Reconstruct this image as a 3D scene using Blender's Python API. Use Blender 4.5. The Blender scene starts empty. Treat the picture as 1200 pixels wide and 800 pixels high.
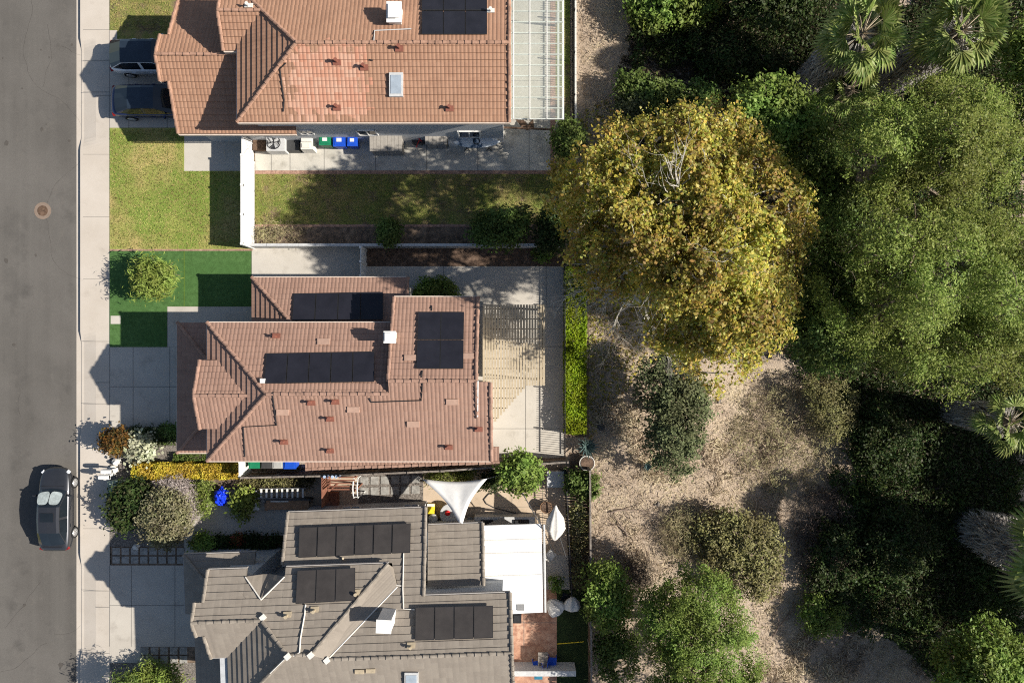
import bpy, bmesh, math, random
import numpy as np
from mathutils import Vector, Matrix, noise

random.seed(7); RNG = np.random.default_rng(11)
SC = bpy.context.scene
COL = SC.collection
CAMH = 42.0          # drone height in metres
PPM = 20.0           # survey units per metre on the ground
R = math.radians

# ------------------------------------------------------------------ survey helpers
def W(px, py, h=0.0):
    """a point seen at photo position (px,py) that stands h metres above the lots"""
    k = (1 - h / CAMH) / PPM
    return Vector(((px - 600) * k, -(py - 400) * k, h))
def G(gx, gy, h=0.0):
    return Vector((gx / PPM, -gy / PPM, h))
def terrain_z(x, y):
    if x < -23.6: return -0.3
    t = x - 4.9
    if t <= 0: return -0.03
    z = -0.03 - 0.115 * t * min(1, t / 9)
    z += 0.22 * min(1, t / 5) * noise.noise(Vector((x * .35, y * .35, 3.1))) + 0.06 * min(1, t / 2) * noise.noise(Vector((x * 1.3, y * 1.3, 7.7)))
    return z
def WG(px, py):
    z = 0
    for _ in range(4):
        p = W(px, py, z); z = terrain_z(p.x, p.y)
    return Vector((p.x, p.y, z))

# ------------------------------------------------------------------ materials
def newmat(name):
    m = bpy.data.materials.new(name); m.use_nodes = True
    nt = m.node_tree; nt.nodes.clear()
    out = nt.nodes.new('ShaderNodeOutputMaterial'); b = nt.nodes.new('ShaderNodeBsdfPrincipled')
    nt.links.new(b.outputs[0], out.inputs[0])
    return m, nt, b, out
def N(nt, t, **kw):
    n = nt.nodes.new(t)
    for k, v in kw.items():
        if k in n.inputs: n.inputs[k].default_value = v
        else: setattr(n, k, v)
    return n
def c4(c): return (c[0], c[1], c[2], 1)
def mix(nt, fac, a, b, mode='MIX'):
    n = nt.nodes.new('ShaderNodeMix'); n.data_type = 'RGBA'; n.blend_type = mode
    for s, v in ((n.inputs[0], fac), (n.inputs[6], a), (n.inputs[7], b)):
        if isinstance(v, (int, float)): s.default_value = v
        elif isinstance(v, tuple): s.default_value = c4(v)
        else: nt.links.new(v, s)
    return n.outputs[2]
def ramp(nt, src, p0, p1, v0=0.0, v1=1.0):
    n = nt.nodes.new('ShaderNodeMapRange'); n.clamp = True
    n.inputs[1].default_value = p0; n.inputs[2].default_value = p1
    n.inputs[3].default_value = v0; n.inputs[4].default_value = v1
    nt.links.new(src, n.inputs[0]); return n.outputs[0]
def math_(nt, op, a, b=None):
    n = nt.nodes.new('ShaderNodeMath'); n.operation = op
    for i, v in enumerate((a, b)):
        if v is None: continue
        if isinstance(v, (int, float)): n.inputs[i].default_value = v
        else: nt.links.new(v, n.inputs[i])
    return n.outputs[0]
def noise_tex(nt, vec, scale, detail=4, rough=.6):
    n = N(nt, 'ShaderNodeTexNoise', Scale=scale, Detail=detail, Roughness=rough)
    nt.links.new(vec, n.inputs['Vector']); return n.outputs['Fac']
def bump(nt, b, src, strength=.3, dist=.02):
    n = N(nt, 'ShaderNodeBump', Strength=strength, Distance=dist)
    nt.links.new(src, n.inputs['Height']); nt.links.new(n.outputs[0], b.inputs['Normal'])
def objco(nt): return nt.nodes.new('ShaderNodeTexCoord').outputs['Object']

def plain(name, col, rough=.6, metal=0.0, var=.12, scale=6.0, spec=.3, coat=0.0, bumps=0):
    m, nt, b, _ = newmat(name)
    o = objco(nt); f = noise_tex(nt, o, scale)
    f2 = ramp(nt, f, .3, .7)
    nt.links.new(mix(nt, f2, tuple(c * (1 - var) for c in col), tuple(min(1, c * (1 + var)) for c in col)), b.inputs['Base Color'])
    b.inputs['Roughness'].default_value = rough; b.inputs['Metallic'].default_value = metal
    b.inputs['Specular IOR Level'].default_value = spec
    if coat: b.inputs['Coat Weight'].default_value = coat; b.inputs['Coat Roughness'].default_value = .05
    if bumps: bump(nt, b, noise_tex(nt, o, scale * 6), bumps, .02)
    return m
def mottled(name, cols, scales, rough=.9, bumps=.3, bscale=40, bdist=.02, thr=None):
    """layers of colour over one another, each through its own noise"""
    m, nt, b, _ = newmat(name)
    o = objco(nt); c = cols[0]
    for i, (col, sc) in enumerate(zip(cols[1:], scales)):
        mp = N(nt, 'ShaderNodeMapping'); mp.inputs['Location'].default_value = (i * 13.7, i * 5.1, 0)
        nt.links.new(o, mp.inputs[0])
        lo, hi = (thr[i] if thr else (.42, .62))
        c = mix(nt, ramp(nt, noise_tex(nt, mp.outputs[0], sc, 5, .65), lo, hi), c, col)
    nt.links.new(c if not isinstance(c, tuple) else mix(nt, 0.0, c, c), b.inputs['Base Color'])
    b.inputs['Roughness'].default_value = rough; b.inputs['Specular IOR Level'].default_value = .2
    bump(nt, b, noise_tex(nt, o, bscale, 6, .7), bumps, bdist)
    return m
def foliage(name, cols, rough=.55, trans=.35, clump=.5):
    """leaf colour varies leaf by leaf and branch by branch"""
    m, nt, b, out = newmat(name)
    g = nt.nodes.new('ShaderNodeNewGeometry')
    r = nt.nodes.new('ShaderNodeValToRGB'); nt.links.new(g.outputs['Random Per Island'], r.inputs[0])
    r.color_ramp.elements[0].color = c4(cols[0]); r.color_ramp.elements[1].color = c4(cols[-1])
    for i, c in enumerate(cols[1:-1]):
        e = r.color_ramp.elements.new((i + 1) / (len(cols) - 1)); e.color = c4(c)
    o = objco(nt); f = ramp(nt, noise_tex(nt, o, clump, 3), .35, .65)
    hs = N(nt, 'ShaderNodeHueSaturation'); nt.links.new(r.outputs[0], hs.inputs['Color'])
    nt.links.new(ramp(nt, f, 0, 1, .485, .52), hs.inputs['Hue']); nt.links.new(ramp(nt, f, 0, 1, .7, 1.22), hs.inputs['Value'])
    nt.links.new(hs.outputs[0], b.inputs['Base Color'])
    b.inputs['Roughness'].default_value = rough; b.inputs['Specular IOR Level'].default_value = .12
    t = nt.nodes.new('ShaderNodeBsdfTranslucent'); nt.links.new(hs.outputs[0], t.inputs['Color'])
    ms = nt.nodes.new('ShaderNodeMixShader'); ms.inputs[0].default_value = trans
    nt.links.new(b.outputs[0], ms.inputs[1]); nt.links.new(t.outputs[0], ms.inputs[2]); nt.links.new(ms.outputs[0], out.inputs[0])
    return m
def rooftile(name, base, light, dark, rib=.28, course=.33, ribdepth=.05, patch=None, grime=.35):
    """clay or concrete tiles: ribs across the slope, tone tile by tile (UV in metres: along eave, up slope)"""
    m, nt, b, _ = newmat(name)
    uv = nt.nodes.new('ShaderNodeUVMap').outputs[0]
    sp = nt.nodes.new('ShaderNodeSeparateXYZ'); nt.links.new(uv, sp.inputs[0])
    u, v = sp.outputs[0], sp.outputs[1]
    fu = math_(nt, 'FLOOR', math_(nt, 'DIVIDE', u, rib)); fv = math_(nt, 'FLOOR', math_(nt, 'DIVIDE', v, course))
    cb = nt.nodes.new('ShaderNodeCombineXYZ'); nt.links.new(fu, cb.inputs[0]); nt.links.new(fv, cb.inputs[1])
    wn = nt.nodes.new('ShaderNodeTexWhiteNoise'); wn.noise_dimensions = '3D'; nt.links.new(cb.outputs[0], wn.inputs['Vector'])
    o = objco(nt)
    c = mix(nt, ramp(nt, wn.outputs['Value'], 0, 1), dark, light)
    c = mix(nt, .72, c, base)
    n2 = noise_tex(nt, o, .7, 5, .7)
    c = mix(nt, ramp(nt, n2, .45, .75, 0, grime), c, tuple(x * .62 for x in base))
    n3 = noise_tex(nt, o, 9, 4, .7)
    c = mix(nt, ramp(nt, n3, .5, .75, 0, .35), c, tuple(min(1, x * 1.35) for x in base))
    mp = N(nt, 'ShaderNodeMapping'); mp.inputs['Scale'].default_value = (2.6, .22, 1); nt.links.new(uv, mp.inputs[0])
    c = mix(nt, ramp(nt, noise_tex(nt, mp.outputs[0], 1.0, 4, .6), .52, .72, 0, .3), c, tuple(x * .55 for x in base))
    if patch: c = patch(nt, o, c, wn.outputs['Value'])
    nt.links.new(c, b.inputs['Base Color'])
    b.inputs['Roughness'].default_value = .8; b.inputs['Specular IOR Level'].default_value = .25
    s = math_(nt, 'ABSOLUTE', math_(nt, 'SINE', math_(nt, 'MULTIPLY', u, math.pi / rib)))
    s = math_(nt, 'ADD', s, math_(nt, 'MULTIPLY', n3, .4))
    bump(nt, b, s, .55, ribdepth)
    return m

M = {}
M['asphalt'] = mottled('asphalt', [(.092, .085, .076), (.117, .108, .097), (.07, .065, .059), (.13, .117, .102)], [.18, .55, 1.7], .92, .5, 90, .012, [(.4, .62), (.55, .75), (.6, .82)])
def wheel_tracks(m):
    # paler worn bands along the driving lanes (real wear, fixed to the road)
    nt = m.node_tree; b = [n for n in nt.nodes if n.type == 'BSDF_PRINCIPLED'][0]; src = b.inputs['Base Color'].links[0].from_socket
    mp = N(nt, 'ShaderNodeMapping'); mp.inputs['Scale'].default_value = (.75, .02, 1); nt.links.new(objco(nt), mp.inputs[0])
    f = ramp(nt, noise_tex(nt, mp.outputs[0], 1.3, 3, .5), .42, .6, 0, .4)
    c = mix(nt, f, src, (.132, .123, .11)); f2 = ramp(nt, noise_tex(nt, objco(nt), 45, 3, .8), .3, .7, .8, 1.2)
    hs = N(nt, 'ShaderNodeHueSaturation'); nt.links.new(c, hs.inputs['Color']); nt.links.new(f2, hs.inputs['Value']); nt.links.new(hs.outputs[0], b.inputs['Base Color'])
wheel_tracks(M['asphalt'])
M['concrete'] = mottled('concrete', [(.40, .365, .315), (.45, .415, .36), (.31, .28, .24)], [.5, 1.1], .85, .2, 60, .006, [(.35, .65), (.55, .8)])
M['walk'] = mottled('walk_concrete', [(.43, .38, .32), (.48, .43, .37), (.35, .305, .255)], [.4, 1.3], .85, .2, 60, .006, [(.35, .65), (.58, .85)])
M['pad'] = mottled('patio_concrete', [(.44, .405, .35), (.48, .445, .39), (.34, .31, .265)], [.7, 1.5], .85, .2, 60, .006, [(.35, .65), (.55, .8)])
M['stained'] = mottled('stained_concrete', [(.43, .41, .36), (.50, .47, .41), (.28, .26, .22)], [.9, .7], .85, .3, 60, .006, [(.35, .65), (.5, .7)])
M['joint'] = plain('joint', (.17, .16, .145), .95)
M['beige_patio'] = mottled('beige_patio', [(.44, .345, .245), (.50, .40, .30), (.34, .265, .19)], [.6, 1.5], .85, .2, 60, .006, [(.35, .65), (.55, .8)])
M['red_patio'] = mottled('red_patio', [(.42, .23, .15), (.52, .33, .23), (.30, .15, .10)], [.8, 2.5], .85, .3, 30, .01)
M['lawn_dry'] = mottled('dry_lawn', [(.2, .275, .05), (.46, .37, .145), (.3, .33, .08), (.36, .31, .11), (.16, .21, .045)], [.2, .7, 4, 9], .95, 1.0, 55, .06, [(.46, .58), (.48, .66), (.52, .68), (.58, .72)])
M['lawn'] = mottled('back_lawn', [(.15, .19, .04), (.31, .24, .1), (.2, .22, .055), (.19, .14, .085)], [.4, 1.8, 1.1], .95, 1.0, 55, .06, [(.42, .58), (.45, .65), (.52, .64)])
M['turf'] = mottled('turf', [(.062, .135, .037), (.08, .16, .048), (.052, .112, .03)], [.6, 4], .95, .9, 70, .03)
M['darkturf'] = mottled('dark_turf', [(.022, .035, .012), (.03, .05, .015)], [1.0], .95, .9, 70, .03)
M['mulch'] = mottled('mulch', [(.11, .072, .05), (.18, .12, .085), (.06, .042, .032), (.25, .18, .13)], [3, 8, 14], .95, 1.0, 30, .05, [(.45, .6), (.5, .7), (.62, .72)])
M['soil'] = mottled('soil', [(.16, .115, .082), (.24, .175, .125), (.09, .068, .05)], [1.2, 3], .95, .8, 25, .04)
M['gravel'] = mottled('gravel', [(.2, .175, .15), (.33, .29, .255), (.09, .08, .07)], [9, 14], .95, 1.0, 40, .05)
M['dirt'] = mottled('dirt', [(.42, .33, .245), (.47, .375, .28), (.31, .235, .17), (.52, .425, .295), (.36, .295, .24)], [.22, .8, .35, 5], .97, 1.0, 14, .12, [(.42, .6), (.52, .72), (.55, .7), (.5, .75)])
M['stucco'] = plain('stucco', (.48, .45, .41), .9, bumps=.3)
M['stucco_grey'] = plain('stucco_grey', (.42, .43, .44), .9, bumps=.3)
M['white'] = plain('white_paint', (.66, .65, .62), .5, var=.04)
M['offwhite'] = plain('offwhite', (.62, .59, .53), .6, var=.08)
M['cream'] = plain('cream_paint', (.37, .305, .21), .6, var=.15)
M['fascia'] = plain('fascia', (.6, .5, .42), .6)
M['greyfascia'] = plain('grey_fascia', (.33, .31, .29), .6)
M['metal'] = plain('metal', (.5, .5, .5), .35, .8)
M['dkmetal'] = plain('dark_metal', (.03, .03, .032), .5, .3)
M['black'] = plain('black_plastic', (.018, .018, .02), .5)
M['grey'] = plain('grey_plastic', (.2, .2, .2), .6)
M['ltgrey'] = plain('light_grey', (.46, .46, .45), .6)
M['shedroof'] = plain('shed_resin', (.3, .275, .24), .7)
M['wood'] = mottled('brown_wood', [(.12, .075, .05), (.17, .11, .075), (.07, .045, .03)], [2, 7], .85, .4, 30, .01)
M['greywood'] = mottled('grey_wood', [(.2, .175, .15), (.27, .235, .2), (.12, .1, .085)], [2, 7], .85, .4, 30, .01)
M['teak'] = mottled('teak', [(.26, .15, .085), (.33, .2, .12)], [4], .7, .3, 30, .01)
M['redwood'] = mottled('redwood', [(.17, .07, .045), (.24, .11, .07)], [4], .7, .3, 30, .01)
M['brick'] = mottled('brick_edge', [(.33, .2, .145), (.42, .27, .2), (.22, .13, .1)], [5, 9], .9, .5, 30, .02)
M['green_bin'] = plain('green_bin', (.012, .17, .08), .45, var=.1)
M['blue_bin'] = plain('blue_bin', (.012, .07, .45), .45, var=.1)
M['grey_bin'] = plain('grey_bin', (.36, .36, .34), .5)
M['dark_bin'] = plain('dark_bin', (.05, .05, .05), .5)
M['yellow'] = plain('yellow_plastic', (.75, .55, .03), .5)
M['red'] = plain('red_plastic', (.55, .02, .02), .5)
M['blue'] = plain('cobalt', (.01, .04, .6), .3)
M['paver'] = mottled('paver', [(.30, .29, .265), (.36, .345, .315), (.22, .21, .19)], [2, 5], .9, .4, 40, .01)
M['bark'] = mottled('bark', [(.17, .13, .1), (.25, .2, .15), (.09, .07, .05)], [4, 9], .95, .8, 20, .03)
M['palebark'] = mottled('pale_bark', [(.48, .45, .39), (.6, .57, .5), (.26, .23, .18)], [3, 7], .85, .4, 20, .02)
M['deadfrond'] = foliage('dead_frond', [(.22, .2, .18), (.32, .295, .27), (.40, .375, .34), (.14, .12, .1)], .85, .1)
M['drygrass'] = foliage('dry_grass', [(.46, .365, .25), (.52, .43, .3), (.40, .31, .215), (.5, .415, .3), (.34, .265, .185)], .9, .15, .4)
M['twig'] = plain('twig', (.2, .15, .12), .9)
M['cloth'] = plain('white_cloth', (.78, .77, .74), .85, var=.05)
M['lightcloth'] = plain('pale_cloth', (.6, .57, .52), .85, var=.15)
M['whiteroof'] = mottled('white_sheet', [(.70, .70, .69), (.76, .76, .75), (.55, .53, .49), (.62, .6, .56)], [.5, 1.5, 4], .6, .1, 30, .01, [(.4, .6), (.62, .8), (.6, .75)])
def glassy(name, col, rough=.06, spec=.6):
    m, nt, b, _ = newmat(name)
    nt.links.new(mix(nt, ramp(nt, noise_tex(nt, objco(nt), 1.2), .3, .7), tuple(c * .8 for c in col), tuple(c * 1.2 for c in col)), b.inputs['Base Color'])
    b.inputs['Roughness'].default_value = rough; b.inputs['Specular IOR Level'].default_value = spec
    return m
M['solar'] = glassy('solar_cell', (.017, .017, .023), .35, .28)
M['solar_brown'] = glassy('solar_cell_dusty', (.048, .042, .038), .35, .45)
M['glass'] = glassy('dark_glass', (.012, .016, .02))
M['tint'] = glassy('tinted_glass', (.02, .03, .045), .04)
M['skylight'] = glassy('skylight_glass', (.32, .37, .42), .12)
def carpaint(name, col, metal=.5):
    m, nt, b, _ = newmat(name)
    nt.links.new(mix(nt, ramp(nt, noise_tex(nt, objco(nt), 3), .3, .7), tuple(c * .93 for c in col), tuple(min(1, c * 1.07) for c in col)), b.inputs['Base Color'])
    b.inputs['Metallic'].default_value = metal; b.inputs['Roughness'].default_value = .38
    b.inputs['Coat Weight'].default_value = .7; b.inputs['Coat Roughness'].default_value = .06
    return m
M['car_grey'] = carpaint('grey_car_paint', (.04, .042, .048))
M['car_silver'] = carpaint('silver_car_paint', (.66, .68, .7), .1)
M['car_blue'] = carpaint('blue_car_paint', (.015, .026, .085))
M['tyre'] = plain('tyre', (.015, .015, .015), .9)
M['rim'] = plain('rim', (.5, .5, .5), .35, .7)
M['headlight'] = glassy('headlight', (.55, .57, .6), .1)
M['taillight'] = glassy('taillight', (.2, .01, .012), .15)
M['sunshade'] = plain('sunshade', (.34, .38, .37), .5, 0, .25, 6)
def polypanel():
    m, nt, b, out = newmat('polycarbonate')
    nt.links.new(mix(nt, ramp(nt, noise_tex(nt, objco(nt), 1.4), .4, .7), (.75, .78, .78), (.6, .62, .6)), b.inputs['Base Color'])
    b.inputs['Roughness'].default_value = .3
    tr = nt.nodes.new('ShaderNodeBsdfTransparent'); tr.inputs[0].default_value = (.9, .92, .9, 1)
    ms = nt.nodes.new('ShaderNodeMixShader'); ms.inputs[0].default_value = .9
    nt.links.new(b.outputs[0], ms.inputs[1]); nt.links.new(tr.outputs[0], ms.inputs[2]); nt.links.new(ms.outputs[0], out.inputs[0])
    return m
M['poly'] = polypanel()

def salmon_patch(nt, o, c, wn):
    # re-laid newer tiles: an irregular patch on the first house (object space metres)
    sp = nt.nodes.new('ShaderNodeSeparateXYZ'); nt.links.new(o, sp.inputs[0])
    nz = noise_tex(nt, o, 2.2, 2)
    jit = math_(nt, 'MULTIPLY', math_(nt, 'SUBTRACT', math_(nt, 'ADD', wn, nz), 1.0), .9)
    x = math_(nt, 'ADD', sp.outputs[0], jit); y = math_(nt, 'ADD', sp.outputs[1], jit)
    f = math_(nt, 'MULTIPLY', math_(nt, 'MULTIPLY', math_(nt, 'GREATER_THAN', x, -11.1), math_(nt, 'LESS_THAN', x, -7.3)),
              math_(nt, 'MULTIPLY', math_(nt, 'LESS_THAN', y, 14.6), math_(nt, 'GREATER_THAN', y, 11.4)))
    new = mix(nt, wn, (.42, .20, .13), (.46, .28, .2))
    return mix(nt, math_(nt, 'MULTIPLY', f, .85), c, new)
M['tile_one'] = rooftile('terracotta_tile', (.305, .172, .11), (.375, .225, .148), (.235, .125, .08), rib=.2, ribdepth=.03, patch=salmon_patch)
M['tile_two'] = rooftile('rose_tile', (.275, .168, .125), (.34, .215, .16), (.21, .122, .09), rib=.2, ribdepth=.03)
M['tile_three'] = rooftile('grey_tile', (.232, .2, .165), (.285, .25, .205), (.17, .145, .12), rib=.34, ribdepth=.006, grime=.35)
M['cap_one'] = plain('ridge_tile_terracotta', (.30, .175, .12), .8, var=.3, scale=3)
M['cap_two'] = plain('ridge_tile_rose', (.27, .165, .122), .8, var=.3, scale=3)
M['cap_three'] = plain('ridge_tile_grey', (.225, .195, .16), .8, var=.3, scale=3)
M['vent_red'] = plain('rust_vent', (.2, .075, .05), .7)
M['vent_tile'] = plain('vent_tile', (.37, .24, .18), .8)

# foliage palettes
M['syc'] = foliage('sycamore_leaf', [(.22, .26, .04), (.56, .44, .075), (.29, .32, .05), (.68, .53, .12), (.13, .17, .03), (.62, .39, .11), (.46, .40, .07), (.42, .27, .13), (.26, .31, .05), (.70, .62, .24), (.32, .36, .06)], .45, .48, .35)
M['olive'] = foliage('olive_green_leaf', [(.14, .195, .034), (.235, .285, .058), (.075, .11, .02), (.36, .39, .115), (.18, .235, .045)], .5, .38, .22)
M['mid'] = foliage('mid_green_leaf', [(.1, .155, .035), (.145, .205, .048), (.07, .105, .026), (.19, .24, .065)], .5, .3, .5)
M['bright'] = foliage('bright_green_leaf', [(.15, .225, .045), (.22, .30, .06), (.095, .145, .028), (.30, .37, .095)], .5, .35, .5)
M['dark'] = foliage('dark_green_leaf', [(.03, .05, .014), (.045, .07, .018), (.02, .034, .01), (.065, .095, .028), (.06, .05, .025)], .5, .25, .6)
M['oak'] = foliage('oak_leaf', [(.1, .12, .05), (.14, .155, .07), (.065, .08, .034), (.19, .2, .1)], .6, .2, .6)
M['brush'] = foliage('brush', [(.31, .255, .14), (.39, .32, .19), (.22, .2, .09), (.44, .37, .24), (.2, .21, .08)], .8, .2, .6)
M['litter'] = foliage('litter', [(.06, .045, .03), (.09, .07, .045), (.04, .03, .022), (.12, .095, .06)], .9, .05, .6)  # kept very dark so the canyon floor reads as deep shade
M['deadtwig'] = foliage('dead_twig', [(.075, .056, .048), (.12, .09, .075), (.055, .042, .036), (.16, .125, .1)], .85, .1, .6)  # dark tone also makes the canyon scrub read as shade
M['olivebrush'] = foliage('olive_brush', [(.18, .17, .065), (.24, .22, .085), (.12, .115, .045), (.31, .28, .15)], .7, .2, .6)
M['lime'] = foliage('lime_hedge', [(.21, .27, .012), (.27, .33, .018), (.14, .2, .01)], .5, .3, .8)
M['yellowhedge'] = foliage('yellow_hedge', [(.6, .44, .05), (.7, .54, .09), (.48, .34, .035), (.36, .32, .04)], .5, .35, 1)
M['greyolive'] = foliage('grey_olive', [(.19, .17, .09), (.25, .23, .13), (.13, .12, .055), (.32, .29, .19), (.12, .14, .05)], .6, .25, 1)
M['lavender'] = foliage('lavender_grey', [(.37, .31, .29), (.46, .4, .37), (.28, .23, .21)], .8, .2, 1)
M['pale'] = foliage('pale_succulent', [(.42, .43, .28), (.5, .5, .36), (.25, .27, .14)], .5, .25, 1)
M['palm'] = foliage('palm_frond', [(.12, .18, .04), (.2, .26, .065), (.36, .39, .14), (.07, .11, .025)], .4, .25, .8)
M['agave'] = foliage('agave', [(.07, .11, .1), (.1, .15, .14), (.05, .08, .07)], .45, .1, 1)
M['lawnblade'] = foliage('lawn_blade', [(.24, .29, .06), (.46, .36, .15), (.3, .31, .09), (.18, .23, .05)], .8, .2, .5)
M['red_flower'] = foliage('red_flower', [(.3, .02, .02), (.05, .08, .02), (.4, .05, .04)], .6, .2, 1)
M['lawnbush'] = foliage('lawn_bush', [(.18, .24, .045), (.28, .33, .075), (.1, .14, .025)], .5, .3, 1)
M['rust'] = foliage('rust_bush', [(.12, .06, .018), (.22, .11, .025), (.06, .04, .015), (.07, .075, .025)], .6, .3, 1)

# ------------------------------------------------------------------ object helpers
class MB:
    def __init__(s): s.v = []; s.f = []; s.uv = []; s.mi = []
    def face(s, pts, uv=None, mi=0):
        i = len(s.v); s.v += [tuple(p) for p in pts]; s.f.append(list(range(i, i + len(pts))))
        s.uv += uv if uv else [(p[0], p[1]) for p in pts]; s.mi.append(mi)
    def box(s, c, d, rot=0.0, mi=0, taper=1.0):
        cx, cy, cz = c; a, b, e = d[0] / 2, d[1] / 2, d[2] / 2; cs, sn = math.cos(rot), math.sin(rot)
        P = []
        for z in (-1, 1):
            t = taper if z > 0 else 1
            for x, y in ((-1, -1), (1, -1), (1, 1), (-1, 1)):
                X, Y = x * a * t, y * b * t
                P.append((cx + X * cs - Y * sn, cy + X * sn + Y * cs, cz + z * e))
        for q in ((3, 2, 1, 0), (4, 5, 6, 7), (0, 1, 5, 4), (1, 2, 6, 5), (2, 3, 7, 6), (3, 0, 4, 7)):
            s.face([P[i] for i in q], mi=mi)
    def pbox(s, x0, y0, x1, y1, z0, z1, mi=0, taper=1.0):
        """box whose top is seen over the photo rectangle"""
        a = W(x0, y0, z1); b = W(x1, y1, z1)
        s.box(((a.x + b.x) / 2, (a.y + b.y) / 2, (z0 + z1) / 2), (abs(b.x - a.x), abs(b.y - a.y), z1 - z0), 0, mi, taper)
    def prism(s, pts, z0, z1, mi=0):
        """pts: world xy list (ccw or cw)"""
        ar = sum(pts[i][0] * pts[(i + 1) % len(pts)][1] - pts[(i + 1) % len(pts)][0] * pts[i][1] for i in range(len(pts)))
        if ar < 0: pts = pts[::-1]
        s.face([(p[0], p[1], z1) for p in pts], mi=mi); s.face([(p[0], p[1], z0) for p in pts[::-1]], mi=mi)
        for i in range(len(pts)):
            a, b = pts[i], pts[(i + 1) % len(pts)]
            s.face([(a[0], a[1], z0), (b[0], b[1], z0), (b[0], b[1], z1), (a[0], a[1], z1)], mi=mi)
    def slab(s, pts, t):
        """non-level polygon of 3D points, thickened downward"""
        P = [Vector(p) for p in pts]; n = Vector((0, 0, 0))
        for i in range(len(P)): n += P[i].cross(P[(i + 1) % len(P)])
        if n.z < 0: P = P[::-1]
        D = Vector((0, 0, -t)); s.face(P); s.face([p + D for p in P[::-1]])
        for i in range(len(P)):
            a, b = P[i], P[(i + 1) % len(P)]; s.face([a + D, b + D, b, a])
    def tube(s, pts, r, n=6, mi=0, cap=True):
        pts = [Vector(p) for p in pts]; rings = []
        rr = r if isinstance(r, (list, tuple)) else [r] * len(pts)
        for i, p in enumerate(pts):
            d = (pts[min(i + 1, len(pts) - 1)] - pts[max(i - 1, 0)]).normalized()
            a = d.cross(Vector((0, 0, 1)) if abs(d.z) < .9 else Vector((1, 0, 0))).normalized(); b = d.cross(a)
            rings.append([p + (a * math.cos(2 * math.pi * k / n) + b * math.sin(2 * math.pi * k / n)) * rr[i] for k in range(n)])
        for i in range(len(rings) - 1):
            for k in range(n):
                s.face([rings[i][k], rings[i][(k + 1) % n], rings[i + 1][(k + 1) % n], rings[i + 1][k]], mi=mi)
        if cap: s.face(rings[0], mi=mi); s.face(rings[-1][::-1], mi=mi)
    def lathe(s, c, prof, n=20, mi=0):
        c = Vector(c); rings = [[c + Vector((r * math.cos(2 * math.pi * k / n), r * math.sin(2 * math.pi * k / n), z)) for k in range(n)] for r, z in prof]
        for i in range(len(rings) - 1):
            for k in range(n): s.face([rings[i][k], rings[i][(k + 1) % n], rings[i + 1][(k + 1) % n], rings[i + 1][k]], mi=mi)
        s.face(rings[-1], mi=mi); s.face(rings[0][::-1], mi=mi)
    def build(s, name, mat, parent=None, smooth=False, weld=False):
        me = bpy.data.meshes.new(name); me.from_pydata(s.v, [], s.f)
        ul = me.uv_layers.new(name='UVMap'); ul.data.foreach_set('uv', [c for t in s.uv for c in t])
        mats = mat if isinstance(mat, (list, tuple)) else [mat]
        for m in mats: me.materials.append(m if not isinstance(m, str) else M[m])
        me.polygons.foreach_set('material_index', s.mi)
        if weld:
            bm = bmesh.new(); bm.from_mesh(me); bmesh.ops.remove_doubles(bm, verts=bm.verts, dist=.0005); bmesh.ops.recalc_face_normals(bm, faces=bm.faces); bm.to_mesh(me); bm.free()
        if smooth: me.polygons.foreach_set('use_smooth', [True] * len(me.polygons))
        me.update()
        o = bpy.data.objects.new(name, me); COL.objects.link(o)
        if parent: put(o, parent)
        return o
def parent_matrix(p):
    m = p.matrix_basis.copy()
    if p.parent: m = parent_matrix(p.parent) @ p.matrix_parent_inverse @ m
    return m
def put(o, parent):
    o.parent = parent; o.matrix_parent_inverse = parent_matrix(parent).inverted()
def empty(name, loc, label, cat, group=None):
    o = bpy.data.objects.new(name, None); COL.objects.link(o); o.location = loc; o.empty_display_size = .3
    return tag(o, label, cat, group)
def tag(o, label, cat, group=None, kind=None):
    o['label'] = label; o['category'] = cat
    if group: o['group'] = group
    if kind: o['kind'] = kind
    return o
def struct(o): o['kind'] = 'structure'; return o

def sheet(name, pxpts, z, mat, t=.06, zf=None):
    mb = MB(); mb.prism([tuple(W(x, y, 0))[:2] for x, y in pxpts], z - t, z)
    return struct(mb.build(name, mat))
def rect(x0, y0, x1, y1): return [(x0, y0), (x1, y0), (x1, y1), (x0, y1)]
def joints(name, lines, z, w=.03, mat='joint', parent=None):
    mb = MB()
    for (x0, y0, x1, y1) in lines:
        a, b = W(x0, y0), W(x1, y1); d = (b - a); n = Vector((-d.y, d.x, 0)).normalized() * w / 2
        mb.face([(p.x, p.y, z) for p in (a - n, b - n, b + n, a + n)])
    return struct(mb.build(name, mat))

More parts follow.
